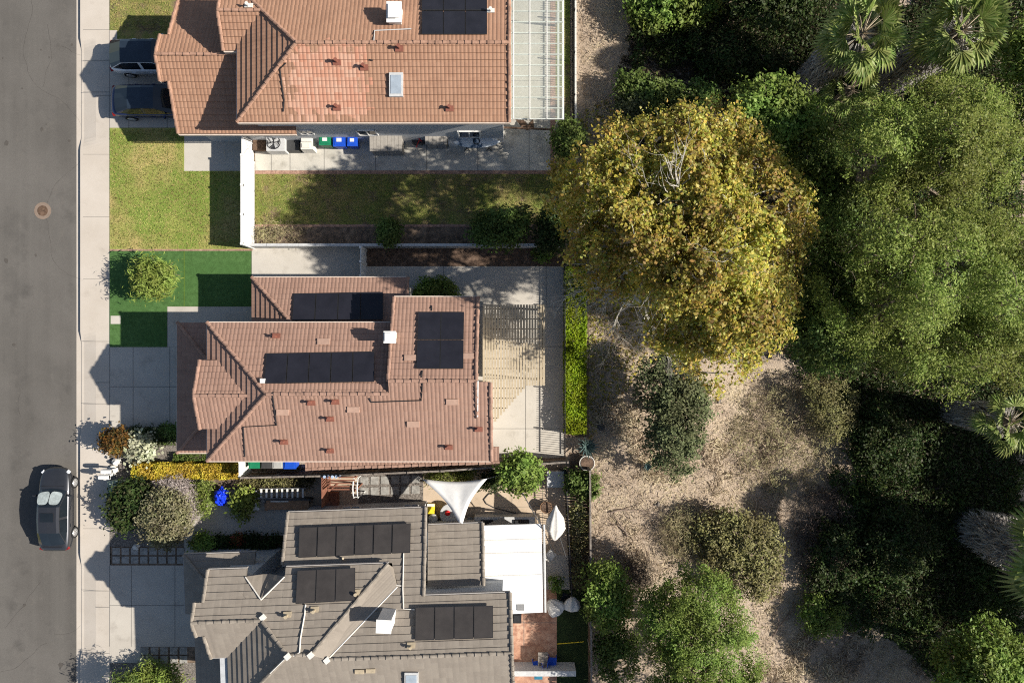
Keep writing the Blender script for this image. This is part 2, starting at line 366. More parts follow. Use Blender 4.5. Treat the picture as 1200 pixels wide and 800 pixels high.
# ------------------------------------------------------------------ leaves, crowns
def leaf_mesh(name, P, Nn, size, aspect, mat, parent=None, jitter=.55):
    n = len(P)
    if n == 0: return None
    rnd = RNG.normal(size=(n, 3)); Nn = Nn / (np.linalg.norm(Nn, axis=1, keepdims=True) + 1e-9)
    A = np.cross(Nn, rnd); A /= (np.linalg.norm(A, axis=1, keepdims=True) + 1e-9); B = np.cross(Nn, A)
    s = size * (1 + jitter * RNG.uniform(-1, 1, (n, 1)))
    A = A * s * .5 * aspect; B = B * s * .5
    fold = Nn * s * .12
    V = np.empty((n, 4, 3)); V[:, 0] = P - B; V[:, 1] = P + A * .8 + fold; V[:, 2] = P + B; V[:, 3] = P - A * .8 + fold
    me = bpy.data.meshes.new(name); me.vertices.add(n * 4); me.vertices.foreach_set('co', V.reshape(-1).astype(np.float32))
    me.loops.add(n * 4); me.loops.foreach_set('vertex_index', np.arange(n * 4, dtype=np.int32))
    me.polygons.add(n); me.polygons.foreach_set('loop_start', np.arange(0, n * 4, 4, dtype=np.int32))
    try: me.polygons.foreach_set('loop_total', np.full(n, 4, dtype=np.int32))
    except Exception: pass
    me.materials.append(M[mat]); me.update(calc_edges=True)
    o = bpy.data.objects.new(name, me); COL.objects.link(o)
    if parent: put(o, parent)
    return o
def poly_in(poly, x, y):
    ins = np.zeros(len(x), bool); n = len(poly)
    for i in range(n):
        x0, y0 = poly[i]; x1, y1 = poly[(i + 1) % n]
        c = ((y0 > y) != (y1 > y)) & (x < (x1 - x0) * (y - y0) / (y1 - y0 + 1e-9) + x0); ins ^= c
    return ins
def poly_dist(poly, x, y):
    d = np.full(len(x), 1e9); n = len(poly)
    for i in range(n):
        a = np.array(poly[i], float); b = np.array(poly[(i + 1) % n], float); ab = b - a
        t = np.clip(((x - a[0]) * ab[0] + (y - a[1]) * ab[1]) / (ab @ ab + 1e-9), 0, 1)
        d = np.minimum(d, np.hypot(x - a[0] - t * ab[0], y - a[1] - t * ab[1]))
    return d
def ell(cx, cy, rx, ry, n=14, j=.12):
    return [(cx + rx * math.cos(2 * math.pi * i / n) * (1 + random.uniform(-j, j)), cy + ry * math.sin(2 * math.pi * i / n) * (1 + random.uniform(-j, j))) for i in range(n)]
def branches(pts, root, top, r_trunk, mat, parent, name='trunk', rmin=.012, sides=5, trunkpts=None):
    nodes = [Vector(root), Vector(root).lerp(Vector(top), .55) + Vector((random.uniform(-.1, .1), random.uniform(-.1, .1), 0)), Vector(top)]
    par = [-1, 0, 1]; T = Vector(top)
    arr = [np.array(n) for n in nodes]
    for p in sorted(pts, key=lambda p: (Vector(p) - T).length):
        A = np.array(arr[1:]); d = np.linalg.norm(A - np.array(p), axis=1) + .25 * np.linalg.norm(A - np.array(T), axis=1)
        j = int(np.argmin(d)) + 1
        q = nodes[j].lerp(Vector(p), .5) + Vector((random.uniform(-.12, .12), random.uniform(-.12, .12), random.uniform(-.05, .15))) * (Vector(p) - nodes[j]).length * .6
        nodes.append(q); par.append(j); arr.append(np.array(q))
        nodes.append(Vector(p)); par.append(len(nodes) - 2); arr.append(np.array(p))
    cnt = [0] * len(nodes)
    for i in range(len(nodes) - 1, 0, -1): cnt[i] += 1; cnt[par[i]] += cnt[i]
    tot = max(1, cnt[0]); rad = [max(rmin, r_trunk * (c / tot) ** .5) for c in cnt]
    mb = MB()
    for i in range(1, len(nodes)):
        a, b = nodes[par[i]], nodes[i]
        if (b - a).length < 1e-3: continue
        mb.tube([a, b], [min(rad[par[i]], rad[i] * 1.25), rad[i]], sides, cap=False)
    return mb.build(name, mat, parent, smooth=True)
def tree(name, label, cat, outline, h_lo, h_hi, mat, n_leaf, leaf, base=None, lobes=30, lobe_r=1.2, trunk_r=.2, bark='bark', group=None,
         aspect=.7, ground=None, gap=.0, shell=.72, upbias=.45, inner=.22, fork=.35, crownname='crown', tw=1.0, zs=.8, skip=None, twig=8, twig_r=None, relief=.3, hole=None):
    if twig_r is None: twig_r = max(.08, leaf * 1.1)
    poly = outline; xs = [p[0] for p in poly]; ys = [p[1] for p in poly]
    cx, cy = sum(xs) / len(xs), sum(ys) / len(ys)
    X = RNG.uniform(min(xs), max(xs), 40000); Y = RNG.uniform(min(ys), max(ys), 40000)
    k = poly_in(poly, X, Y); X, Y = X[k], Y[k]; D = poly_dist(poly, X, Y); Dm = D.max()
    L = []; mind = (max(xs) - min(xs) + max(ys) - min(ys)) / 2 / math.sqrt(lobes) * .62
    for x, y, d in zip(X, Y, D):
        if d < min(.06 * Dm, 3): continue
        if skip and skip(x, y): continue
        if all((x - q[0]) ** 2 + (y - q[1]) ** 2 > mind ** 2 for q in L):
            L.append((x, y, d))
            if len(L) >= lobes: break
    C = []; RR = []
    if ground is None:
        g = WG(cx, cy) if base is None else WG(*base)
    else: g = Vector(ground)
    if base is None:
        b = W(cx, cy, (h_lo + h_hi) / 2 + g.z); g = Vector((b.x, b.y, terrain_z(b.x, b.y)))
    g.z = terrain_z(g.x, g.y)
    for x, y, d in L:
        t = min(1, d / Dm * 1.15); top = h_lo + (h_hi - h_lo) * math.sqrt(max(0, 1 - (1 - t) ** 2)) + (random.uniform(-.16, .12) + relief * noise.noise(Vector((x * .021, y * .021, h_hi)))) * (h_hi - h_lo)
        sc = (1 - (g.z + top) / CAMH) / PPM
        r = min(lobe_r * random.uniform(.7, 1.25), d * sc * .75 + lobe_r * .38)
        C.append(W(x, y, g.z + max(top - r * .7, r * .5))); RR.append(r)
    C = np.array(C); RR = np.array(RR); w = RR ** 2 / (RR ** 2).sum()
    n_tot = n_leaf; n_leaf = max(20, n_leaf // twig)
    idx = RNG.choice(len(C), n_leaf, p=w)
    d = RNG.normal(size=(n_leaf, 3)); d[:, 2] += upbias; d /= np.linalg.norm(d, axis=1, keepdims=True)
    rr = shell + (1.08 - shell) * RNG.uniform(0, 1, n_leaf) ** .8
    k = RNG.uniform(0, 1, n_leaf) < inner; rr[k] = RNG.uniform(.2, shell, k.sum())
    P = C[idx] + d * (RR[idx] * rr)[:, None] * np.array([1, 1, zs])
    nf = .9 / max(.25, lobe_r)
    P = P + np.array([tuple(noise.noise_vector(Vector(p * nf)) * .5 + noise.noise_vector(Vector(p * nf * 2.7)) * .25) for p in P]) * lobe_r * .75
    if twig > 1:
        P = np.repeat(P, twig, axis=0) + RNG.normal(size=(n_leaf * twig, 3)) * twig_r * np.array([1, 1, .7]); d = np.repeat(d, twig, axis=0)
    # ragged twig-scale clumping
    if gap > 0:
        f = 1.0 / max(.3, lobe_r * .55)
        keep = np.array([noise.noise(Vector(p * f)) + .5 * noise.noise(Vector(p * f * 2.3)) > gap - .45 for p in P])
        P = P[keep]; d = d[keep]
    if hole is not None:
        keep = np.array([noise.noise(Vector((p[0] * .42, p[1] * .42, p[2] * .3 + 4.4))) + .55 * noise.noise(Vector((p[0] * 1.05, p[1] * 1.05, p[2] * .8))) > hole for p in P])
        P = P[keep]; d = d[keep]
    P[:, 2] = np.maximum(P[:, 2], g.z + .03)
    root = empty(name, g, label, cat, group)
    Nn = d * .5 + RNG.normal(size=d.shape) * .45 + np.array([.22, 0, .5])
    leaf_mesh(crownname, P, Nn, leaf, aspect, mat, root)
    h = (h_hi + h_lo) / 2
    top = g + Vector((0, 0, max(.15, h_lo * fork + .1))) + (Vector(C.mean(axis=0)) - g) * .12
    sub = [C[i] + (0, 0, 0) for i in range(len(C))]
    extra = [P[i] for i in RNG.choice(len(P), min(len(P), int(len(C) * 3 * tw)), replace=False)]
    branches([tuple(p) for p in sub] + [tuple(p) for p in extra], g - Vector((0, 0, .1)), top, trunk_r, bark, root, 'trunk' if h_hi > 2.5 else 'stems')
    return root

# ================================================================== ROOF TOOLS
class Plane:
    """roof plane in survey units: passes (x0,y0,h0), climbs along (ux,uy) with the slope"""
    def __init__(s, x0, y0, h0, ux, uy, slope, T=None): s.x0, s.y0, s.h0, s.ux, s.uy, s.sl, s.T = x0, y0, h0, ux, uy, slope, T or (lambda x, y: (x, y))
    def d(s, x, y): return ((x - s.x0) * s.ux + (y - s.y0) * s.uy) / PPM
    def h(s, x, y): return s.h0 + s.sl * s.d(x, y)
    def pt(s, x, y, up=0.0):
        X, Y = s.T(x, y); return G(X, Y, s.h(x, y) + up)
    def inv(s, X, Y):          # un-transform (small rotation): fixed point
        x, y = X, Y
        for _ in range(6):
            a, b = s.T(x, y); x += X - a; y += Y - b
        return x, y
    def at(s, px, py, up=0.0):  # the spot of this roof seen at photo (px,py)
        h = s.h0 + .5
        for _ in range(12):
            p = W(px, py, h); x, y = s.inv(p.x * PPM, -p.y * PPM); h = s.h(x, y) + up
        return W(px, py, h)
    def normal(s):
        a = s.pt(0, 0); b = s.pt(20, 0); c = s.pt(0, -20)
        n = (b - a).cross(c - a).normalized(); return n if n.z > 0 else -n
def clip(poly, f):
    out = []
    for i in range(len(poly)):
        a, b = poly[i], poly[(i + 1) % len(poly)]; fa, fb = f(a), f(b)
        if fa >= -1e-9: out.append(a)
        if (fa > 1e-9 and fb < -1e-9) or (fa < -1e-9 and fb > 1e-9):
            t = fa / (fa - fb); out.append((a[0] + (b[0] - a[0]) * t, a[1] + (b[1] - a[1]) * t))
    return out
def facet(mb, pl, poly, course=.33, step=.06, under=.12):
    c = course * math.cos(math.atan(pl.sl))
    ds = [pl.d(*p) for p in poly]; i0 = math.floor(min(ds) / c + 1e-6); i1 = math.ceil(max(ds) / c - 1e-6)
    for i in range(i0, i1):
        a, b = i * c, (i + 1) * c
        q = clip(clip(poly, lambda p: pl.d(*p) - a), lambda p: b - pl.d(*p))
        q = [p for j, p in enumerate(q) if (p[0] - q[j - 1][0]) ** 2 + (p[1] - q[j - 1][1]) ** 2 > 1e-5]
        if len(q) < 3: continue
        jit = random.uniform(-.006, .006)
        P = [pl.pt(p[0], p[1], step * (1 - (pl.d(*p) - a) / c) + jit) for p in q]
        uv = [((-p[0] * pl.uy + p[1] * pl.ux) / PPM + 50, pl.d(*p) + 20 * course) for p in q]
        n = (P[1] - P[0]).cross(P[2] - P[0])
        if n.z < 0: P, uv, q = P[::-1], uv[::-1], q[::-1]
        mb.face(P, uv)
        for j in range(len(q)):
            p0, p1 = q[j], q[(j + 1) % len(q)]
            if abs(pl.d(*p0) - a) < 1e-4 and abs(pl.d(*p1) - a) < 1e-4:
                A, B = P[j], P[(j + 1) % len(q)]; D = Vector((0, 0, -(step + .004)))
                mb.face([A + D, B + D, B, A], [uv[j]] * 4)
    U = [pl.pt(p[0], p[1], -under) for p in poly]
    n = (U[1] - U[0]).cross(U[2] - U[0])
    if n.z > 0: U = U[::-1]
    mb.face(U, [(0, 0)] * len(U))
def caps(mb, A, B, r=.13, seg=.36, mi=0):
    A, B = Vector(A), Vector(B); L = (B - A).length; n = max(1, int(L / seg)); d = (B - A).normalized()
    s = d.cross(Vector((0, 0, 1))).normalized(); u = s.cross(d)
    for i in range(n):
        a = A + (B - A) * (i / n); b = A + (B - A) * ((i + 1.06) / n)
        ra, rb = r * 1.12, r * .86; o = Vector((random.uniform(-.012, .012), random.uniform(-.012, .012), random.uniform(-.005, .012)))
        ring = lambda c, q, lift: [c + o + s * math.cos(t) * q + u * (math.sin(t) * q * .8 + lift) for t in (0, math.pi * .25, math.pi * .5, math.pi * .75, math.pi)]
        Ra, Rb = ring(a, ra, .02), ring(b, rb, 0)
        for k in range(4): mb.face([Ra[k], Rb[k], Rb[k + 1], Ra[k + 1]], mi=mi)
        mb.face(Ra, mi=mi)
def fascia(mb, A, B, h=.2, t=.05, drop=.0):
    A, B = Vector(A), Vector(B); d = (B - A); d.z = 0; n = Vector((-d.y, d.x, 0)).normalized() * t / 2
    for lo, hi in ((-h - drop, -drop),):
        q = [A - n, B - n, B + n, A + n]
        mb.face([p + Vector((0, 0, hi)) for p in q])
        for i in range(4):
            a, b = q[i], q[(i + 1) % 4]; mb.face([a + Vector((0, 0, lo)), b + Vector((0, 0, lo)), b + Vector((0, 0, hi)), a + Vector((0, 0, hi))])
def gprism(mb, pts, z0, z1, T=None):
    T = T or (lambda x, y: (x, y)); mb.prism([tuple(G(*T(x, y)))[:2] for x, y in pts], z0, z1)
def solar(parent, pl, quad, nc, nr, mat='solar', up=.14, tilt=0.0):
    """quad: photo corners TL,TR,BR,BL of one array; every panel its own part"""
    q = [pl.at(x, y, up) for x, y in quad]; n = pl.normal()
    if tilt: q[0] = q[0] + Vector((0, 0, tilt)); q[1] = q[1] + Vector((0, 0, tilt))
    def bi(u, v): return (q[0] * (1 - u) + q[1] * u) * (1 - v) + (q[3] * (1 - u) + q[2] * u) * v
    for i in range(nc):
        for j in range(nr):
            g = .006 if nc > 1 else 0; gv = .012 if nr > 1 else 0
            u0, u1, v0, v1 = i / nc + g * .6, (i + 1) / nc - g * .6, j / nr + gv * .5, (j + 1) / nr - gv * .5
            c = [bi(u0, v0), bi(u1, v0), bi(u1, v1), bi(u0, v1)]; mb = MB()
            if ((c[1] - c[0]).cross(c[2] - c[0])).z < 0: c = c[::-1]
            ctr = sum(c, Vector()) / 4; inn = [p + (ctr - p) * .035 for p in c]; D = n * -.04
            mb.face([p - n * .004 for p in inn], mi=0)
            for k in range(4):
                mb.face([c[k], c[(k + 1) % 4], inn[(k + 1) % 4], inn[k]], mi=1)
                mb.face([c[k] + D, c[(k + 1) % 4] + D, c[(k + 1) % 4], c[k]], mi=1)
            mb.face([p + D for p in c[::-1]], mi=1)
            mb.build('solar_panel', [mat, 'dkmetal'], parent)
def pipes(parent, pl, lines, mat='dkmetal', r=.03, name='conduit', up=.07):
    for ln in lines:
        mb = MB(); mb.tube([pl.at(x, y, up) for x, y in ln], r, 5); mb.build(name, mat, parent)
def vents(parent, pl, spots, mat='vent_red', h=.35, r=.06, foot=True, footmat=None):
    for x, y in spots:
        p = pl.at(x, y); mb = MB(); mb.tube([p - Vector((0, 0, .1)), p + Vector((0, 0, h))], r, 8)
        mb.tube([p + Vector((0, 0, h)), p + Vector((0, 0, h + .05))], r * 1.5, 8)
        n = pl.normal(); q = p + n * .07; m2 = n.to_track_quat('Z', 'Y').to_matrix()
        for dx, dy in ((.2, .14),):
            c = [q + m2 @ Vector((sx * dx, sy * dy, .02)) for sx, sy in ((-1, -1), (1, -1), (1, 1), (-1, 1))]; mb.slab(c, .05)
        mb.build('vent_pipe', mat, parent)
def flatvents(parent, pl, spots, w=.75, d=.36, mat='vent_tile', up=.1):
    for x, y in spots:
        a = pl.at(x - w * 9.6, y - d * 9.6, up); b = pl.at(x + w * 9.6, y - d * 9.6, up); c = pl.at(x + w * 9.6, y + d * 9.6, up); e = pl.at(x - w * 9.6, y + d * 9.6, up)
        mb = MB(); mb.slab([a, b, c, e], .1); mb.build('roof_vent', mat, parent)
def skylight(parent, pl, quad, up=.18):
    q = [pl.at(x, y, up) for x, y in quad]; c = sum(q, Vector()) / 4
    mb = MB(); mb.slab(q, .2); f = mb.build('skylight', 'ltgrey', parent)
    inn = [p + (c - p) * .22 + Vector((0, 0, .02)) for p in q]; g = MB(); g.slab(inn, .03); g.build('pane', 'skylight', f)
def chimney(parent, pl, px, py, wx, wy, hh, mats=('offwhite', 'white'), flue=True):
    p = pl.at(px, py); mb = MB(); zt = p.z + hh; b = W(px, py, zt)      # the top is what the photo shows
    mb.box((b.x, b.y, zt - hh / 2 - .35), (wx, wy, hh + .7)); c = mb.build('chimney', mats[0], parent)
    cp = MB(); cp.box((b.x, b.y, zt + .05), (wx * 1.2, wy * 1.2, .1)); 
    if flue: cp.box((b.x, b.y, zt + .16), (wx * .6, wy * .6, .14)); cp.box((b.x, b.y, zt + .26), (wx * .85, wy * .85, .05))
    cp.build('chimney_cap', mats[1], c)
def window_box(parent, a, b, z0, z1, outward, glassmat='glass', name='window'):
    """flat window set proud of a wall between two ground points a,b (world xy)"""
    A, B = Vector((a[0], a[1], 0)), Vector((b[0], b[1], 0)); d = (B - A).normalized(); o = Vector(outward)
    mb = MB(); L = (B - A).length; ang = math.atan2(d.y, d.x); c = (A + B) / 2 + o * .03
    w = .07
    for dx, dz, sx, sz in ((0, (z1 - z0) / 2, L, w), (0, -(z1 - z0) / 2, L, w), (-L / 2, 0, w, z1 - z0 + w), (L / 2, 0, w, z1 - z0 + w), (0, 0, .05, z1 - z0 - w)):
        mb.box((c.x + d.x * dx, c.y + d.y * dx, (z0 + z1) / 2 + dz), (sx, .08, sz), ang)
    f = mb.build(name, 'white', parent)
    g = MB(); c2 = (A + B) / 2 + o * .015; g.box((c2.x, c2.y, (z0 + z1) / 2), (L - .04, .03, z1 - z0 - .04), ang); g.build('pane', glassmat, f)

# ================================================================== HOUSE ONE (top of the picture)
h1 = empty('house', G(-140, -295, 0), 'house with terracotta roof, a patch of newer salmon tiles and two cars before it', 'house')
S = .42
b1 = MB()
pS = Plane(0, -225, 5.2, 0, -1, S); pN = Plane(0, -364, 5.2, 0, 1, S); pW = Plane(-282, 0, 5.2, 1, 0, S)
facet(b1, pS, [(-282, -225), (-2.6, -225), (-2.6, -294.5), (-212.5, -294.5)])
facet(b1, pN, [(-282, -364), (-212.5, -294.5), (-2.6, -294.5), (-2.6, -364)])
facet(b1, pW, [(-282, -225), (-212.5, -294.5), (-282, -364)])
dS = Plane(0, -299, 5.83 - S * 35 / 20, 0, -1, S); dN = Plane(0, -364, 5.83 - S * 30 / 20, 0, 1, S)
facet(b1, dS, [(-297, -299), (-249, -299), (-249, -334), (-297, -334)])
facet(b1, dN, [(-297, -364), (-282.3, -364), (-252, -334), (-297, -334)])
gS = Plane(0, -226, 3.0, 0, -1, .44); gN = Plane(0, -373, 3.0, 0, 1, .44)
facet(b1, gS, [(-363, -226), (-274, -226), (-274, -299.5), (-363, -299.5)])
facet(b1, gS, [(-274, -226), (-235, -226), (-235, -234), (-274, -234)])
facet(b1, gS, [(-372, -275), (-363, -275), (-363, -299.5), (-372, -299.5)])
facet(b1, gN, [(-363, -373), (-363, -299.5), (-274, -299.5), (-274, -373)])
facet(b1, gN, [(-372, -324), (-372, -299.5), (-363, -299.5), (-363, -324)])
roof1 = b1.build('roof', 'tile_one', h1)
c1 = MB()
for a, b in ((pW.pt(-282, -225), pW.pt(-212.5, -294.5)), (pW.pt(-282, -364), pW.pt(-212.5, -294.5)), (pS.pt(-212.5, -294.5), pS.pt(-2.6, -294.5)),
             (dS.pt(-297, -334), dS.pt(-252, -334)), (gS.pt(-372, -299.5), gS.pt(-276, -299.5)), (gS.pt(-363, -226), gS.pt(-363, -275)), (gS.pt(-372, -275), gS.pt(-372, -299.5)),
             (gN.pt(-363, -373), gN.pt(-363, -324)), (gN.pt(-372, -324), gN.pt(-372, -299.5)), (pS.pt(-2.6, -225), pS.pt(-2.6, -294.5)), (pN.pt(-2.6, -364), pN.pt(-2.6, -294.5)), (dS.pt(-297, -299), dS.pt(-297, -334)), (dN.pt(-297, -364), dN.pt(-297, -334))):
    c1 = MB(); caps(c1, a + Vector((0, 0, .03)), b + Vector((0, 0, .03)), .09); c1.build('ridge_tiles', 'cap_one', roof1)
f1 = MB()
fascia(f1, pS.pt(-282, -224.2), pS.pt(-2.6, -224.2)); fascia(f1, pW.pt(-282.6, -225), pW.pt(-282.6, -300)); fascia(f1, gS.pt(-363, -225), gS.pt(-235, -225)); fascia(f1, gS.pt(-363.8, -226), gS.pt(-363.8, -275))
fascia(f1, dS.pt(-297, -298.4), dS.pt(-283, -298.4)); fascia(f1, pS.pt(-2, -225), pS.pt(-2, -294)); fascia(f1, gS.pt(-372.8, -275), gS.pt(-372.8, -299)); fascia(f1, gN.pt(-372.8, -324), gN.pt(-372.8, -300)); fascia(f1, gN.pt(-363.8, -373), gN.pt(-363.8, -324))
f1.build('fascia', 'fascia', h1)
w1 = MB(); gprism(w1, [(-274, -233), (-10, -233), (-10, -356), (-274, -356)], 0, 5.12); gprism(w1, [(-350, -234), (-274.2, -234), (-274.2, -366), (-350, -366)], 0, 2.95)
w1.face([G(-10, -233, 5.1), G(-10, -356, 5.1), G(-10, -294.5, 6.5)]); w1.face([G(-355, -234, 2.9), G(-355, -366, 2.9), G(-355, -299.5, 4.4)]); w1.face([G(-289, -304, 5.0), G(-289, -360, 5.0), G(-289, -334, 5.65)])
gprism(w1, [(-289, -302), (-274.3, -302), (-274.3, -360), (-289, -360)], 3, 5.02)
w1.build('wall', 'stucco_grey', h1)
gd = MB(); gprism(gd, [(-350.2, -322), (-351, -322), (-351, -250), (-350.2, -250)], .02, 2.2)
gd = gd.build('garage_door', 'white', h1)
for x0, x1, z0, z1 in ((-172, -151, 1.6, 2.5), (-236, -222, 1.8, 2.5), (-60, -36, 1.2, 2.3)):
    a, b = G(x0, -233), G(x1, -233); window_box(h1, a[:2], b[:2], z0, z1, (0, -1, 0))
solar(h1, pN, [(494, -30), (571, -30), (571, 12), (494, 12)], 3, 1); solar(h1, pN, [(494, 13), (571, 13), (571, 40), (494, 40)], 3, 1)
chimney(h1, pN, 462, 15, .62, .85, .75)
skylight(h1, pS, [(456, 85), (472, 85), (472, 113), (456, 113)])
pipes(h1, pS, [[(335, 74), (328, 81), (331, 104), (333, 117), (332, 131)], [(437, 71), (433, 70)]]); pipes(h1, pN, [[(482, 34), (439, 36), (438, 49)]], 'ltgrey')
vents(h1, pS, [(468, 57), (427, 79), (527, 127), (395, 126), (395, 73)]); vents(h1, pN, [(575, 14), (292, 8)], 'offwhite')

# ================================================================== HOUSE TWO (middle)
h2 = empty('house', G(-140, 52, 0), 'house with pinkish brown tile roof, three black solar arrays and a slatted pergola behind it', 'house')
b2 = MB()
qS = Plane(0, 122.6, 5.2, 0, -1, S); qN = Plane(0, -19.3, 5.2, 0, 1, S); qW = Plane(-312.7, 0, 5.2, 1, 0, S); qR = Plane(0, -45.6, 5.2, 0, 1, S)
rm, rr_ = 51.65, 38.5
facet(b2, qS, [(-312.7, 122.6), (-21, 122.6), (-21, rm), (-241.7, rm)])
facet(b2, qS, [(-121, rm), (-21, rm), (-21, rr_ + 1), (-121, rr_ + 1)])
facet(b2, qN, [(-312.7, -19.3), (-241.7, rm), (-121, rm), (-121, -19.3)])
facet(b2, qR, [(-121, -45.6), (-121, rr_), (-35, rr_), (-35, -45.6)])
facet(b2, qW, [(-312.7, 122.6), (-241.7, rm), (-312.7, -19.3)])
eS = Plane(0, 54 + 35, 6.2 - S * 35 / 20, 0, -1, S); eN = Plane(0, 54 - 35, 6.2 - S * 35 / 20, 0, 1, S)
facet(b2, eS, [(-318, 89), (-262, 89), (-262, 54), (-318, 54)]); facet(b2, eN, [(-318, 19), (-318, 54), (-262, 54), (-262, 19)])
lW = Plane(-364, 0, 3.0, 1, 0, S); lS = Plane(0, 121, 3.0, 0, -1, S); lN = Plane(0, -20.5, 3.0, 0, 1, S)
facet(b2, lW, [(-364, 121), (-302, 121 - 62), (-302, -20.5 + 62), (-364, -20.5)])
facet(b2, lS, [(-364, 121), (-295, 121), (-295, 108), (-302, 59)]); facet(b2, lN, [(-364, -20.5), (-302, 41.5), (-295, -8), (-295, -20.5)])
vN = Plane(0, -69.6, 3.0, 0, 1, S); vW = Plane(-283, 0, 3.0, 1, 0, S)
facet(b2, vN, [(-283, -69.6), (-233, -19.6), (-233, -12), (-113, -12), (-113, -69.6)]); facet(b2, vW, [(-283, -69.6), (-283, -12), (-233, -12), (-233, -19.6)])
sl = Plane(0, 139, 2.75, 0, -1, .35)
facet(b2, sl, [(-226, 140), (-14, 132), (-14, 114), (-226, 114)])
roof2 = b2.build('roof', 'tile_two', h2)
c2 = MB()
for a, b in ((qW.pt(-312.7, 122.6), qW.pt(-241.7, rm)), (qW.pt(-312.7, -19.3), qW.pt(-241.7, rm)), (qS.pt(-241.7, rm), qS.pt(-121, rm)), (qR.pt(-121, rr_), qR.pt(-35, rr_)), (qR.pt(-121, -45.6), qR.pt(-121, rr_)),
             (qR.pt(-35, -45.6), qR.pt(-35, rr_)), (qS.pt(-35, rr_), qS.pt(-35, 76)), (qS.pt(-21, 122.6), qS.pt(-21, 40)), (eS.pt(-318, 54), eS.pt(-264, 54)), (eS.pt(-318, 89), eS.pt(-318, 54)), (eN.pt(-318, 19), eN.pt(-318, 54)),
             (lW.pt(-364, 121), lW.pt(-302, 59)), (lW.pt(-364, -20.5), lW.pt(-302, 41.5)), (vN.pt(-283, -69.6), vN.pt(-233, -19.6)), (vN.pt(-113, -69.6), vN.pt(-113, -46)), (sl.pt(-226, 139.5), sl.pt(-14, 131.5))):
    c2 = MB(); caps(c2, a + Vector((0, 0, .03)), b + Vector((0, 0, .03)), .09); c2.build('ridge_tiles', 'cap_two', roof2)
f2 = MB()
fascia(f2, qS.pt(-312.7, 123.2), qS.pt(-21, 123.2)); fascia(f2, qW.pt(-313.3, 122), qW.pt(-313.3, -19)); fascia(f2, qR.pt(-121, -46.3), qR.pt(-35, -46.3)); fascia(f2, qR.pt(-34.2, -45), qR.pt(-34.2, 38)); fascia(f2, qS.pt(-20.2, 122), qS.pt(-20.2, 40)); fascia(f2, vN.pt(-283, -70.2), vN.pt(-113, -70.2)); fascia(f2, lW.pt(-364.6, 121), lW.pt(-364.6, -20)); fascia(f2, lS.pt(-364, 121.6), lS.pt(-297, 121.6)); fascia(f2, eS.pt(-318.7, 89), eS.pt(-318.7, 54)); fascia(f2, eN.pt(-318.7, 19), eN.pt(-318.7, 54)); fascia(f2, qN.pt(-312, -19.9), qN.pt(-121, -19.9))
f2.build('fascia', 'fascia', h2)
for yy in (18, 97):
    dp = MB(); dp.tube([G(-313.6, yy, 5.12), G(-313.6, yy, 4.9), G(-303, yy, 4.6), G(-303, yy, 4.2)], .05, 6); dp.build('downspout', 'ltgrey', h2)
w2 = MB()
gprism(w2, [(-302, 114), (-29, 114), (-29, 46), (-302, 46)], 0, 5.1); gprism(w2, [(-302, 45.9), (-43, 45.9), (-43, -11), (-302, -11)], 0, 5.1); gprism(w2, [(-113, -11.2), (-43, -11.2), (-43, -37), (-113, -37)], 0, 5.1); gprism(w2, [(-352, 112), (-302.2, 112), (-302.2, -12), (-352, -12)], 0, 2.9)
gprism(w2, [(-272, -11.2), (-113.2, -11.2), (-113.2, -60), (-272, -60)], 0, 2.95)
w2.face([G(-29, 114, 5.1), G(-29, 46, 5.1), G(-29, 46, 6.4)]); w2.face([G(-43, 46, 5.1), G(-43, -37, 5.1), G(-43, 38, 6.7)])
w2.face([G(-114, -37, 5.1), G(-114, 100, 5.1), G(-114, rr_, 6.8)]); w2.face([G(-311, 24, 5.45), G(-311, 84, 5.45), G(-311, 54, 6.1)])
gprism(w2, [(-311, 26), (-302.3, 26), (-302.3, 82), (-311, 82)], 3, 5.42)
w2.build('wall', 'stucco', h2)
gd = MB(); gprism(gd, [(-352.2, 12), (-353, 12), (-353, 100), (-352.2, 100)], .02, 2.2); gd.build('garage_door', 'white', h2)
a, b = G(-42.8, 30), G(-42.8, -5); window_box(h2, a[:2], b[:2], .15, 2.2, (1, 0, 0), name='patio_door')
solar(h2, vN, [(344, 344), (449, 342), (449, 374), (342, 375)], 4, 1); solar(h2, qN, [(312, 414), (439, 412), (439, 447), (309, 449)], 5, 1)
solar(h2, qR, [(490, 365), (544, 365), (543, 432), (488, 432)], 2, 2)
chimney(h2, qR, 457, 395, .5, .5, .5, flue=True)
pipes(h2, qS, [[(319, 460), (324, 498), (285, 500), (287, 535)], [(433, 466), (435, 471), (494, 469), (495, 448)]]); pipes(h2, qR, [[(495, 434), (494, 442)], [(506, 358), (506, 364)]])
pipes(h2, qS, [[(560, 446), (559.5, 488)]], 'ltgrey', .05, 'gutter_pipe')
vents(h2, qN, [(324, 394)]); vents(h2, qS, [(365, 471), (393, 470), (387, 490), (333, 517), (387, 527), (526, 523), (561, 502)])
flatvents(h2, qN, [(379, 400)]); flatvents(h2, qS, [(331, 483), (414, 480), (530, 471), (484, 497)]); flatvents(h2, qR, [(481, 419), (548, 417)])
mb = MB(); p = qN.at(308, 446, .15); mb.box(tuple(p), (.22, .22, .2)); mb.build('junction_box', 'white', h2)

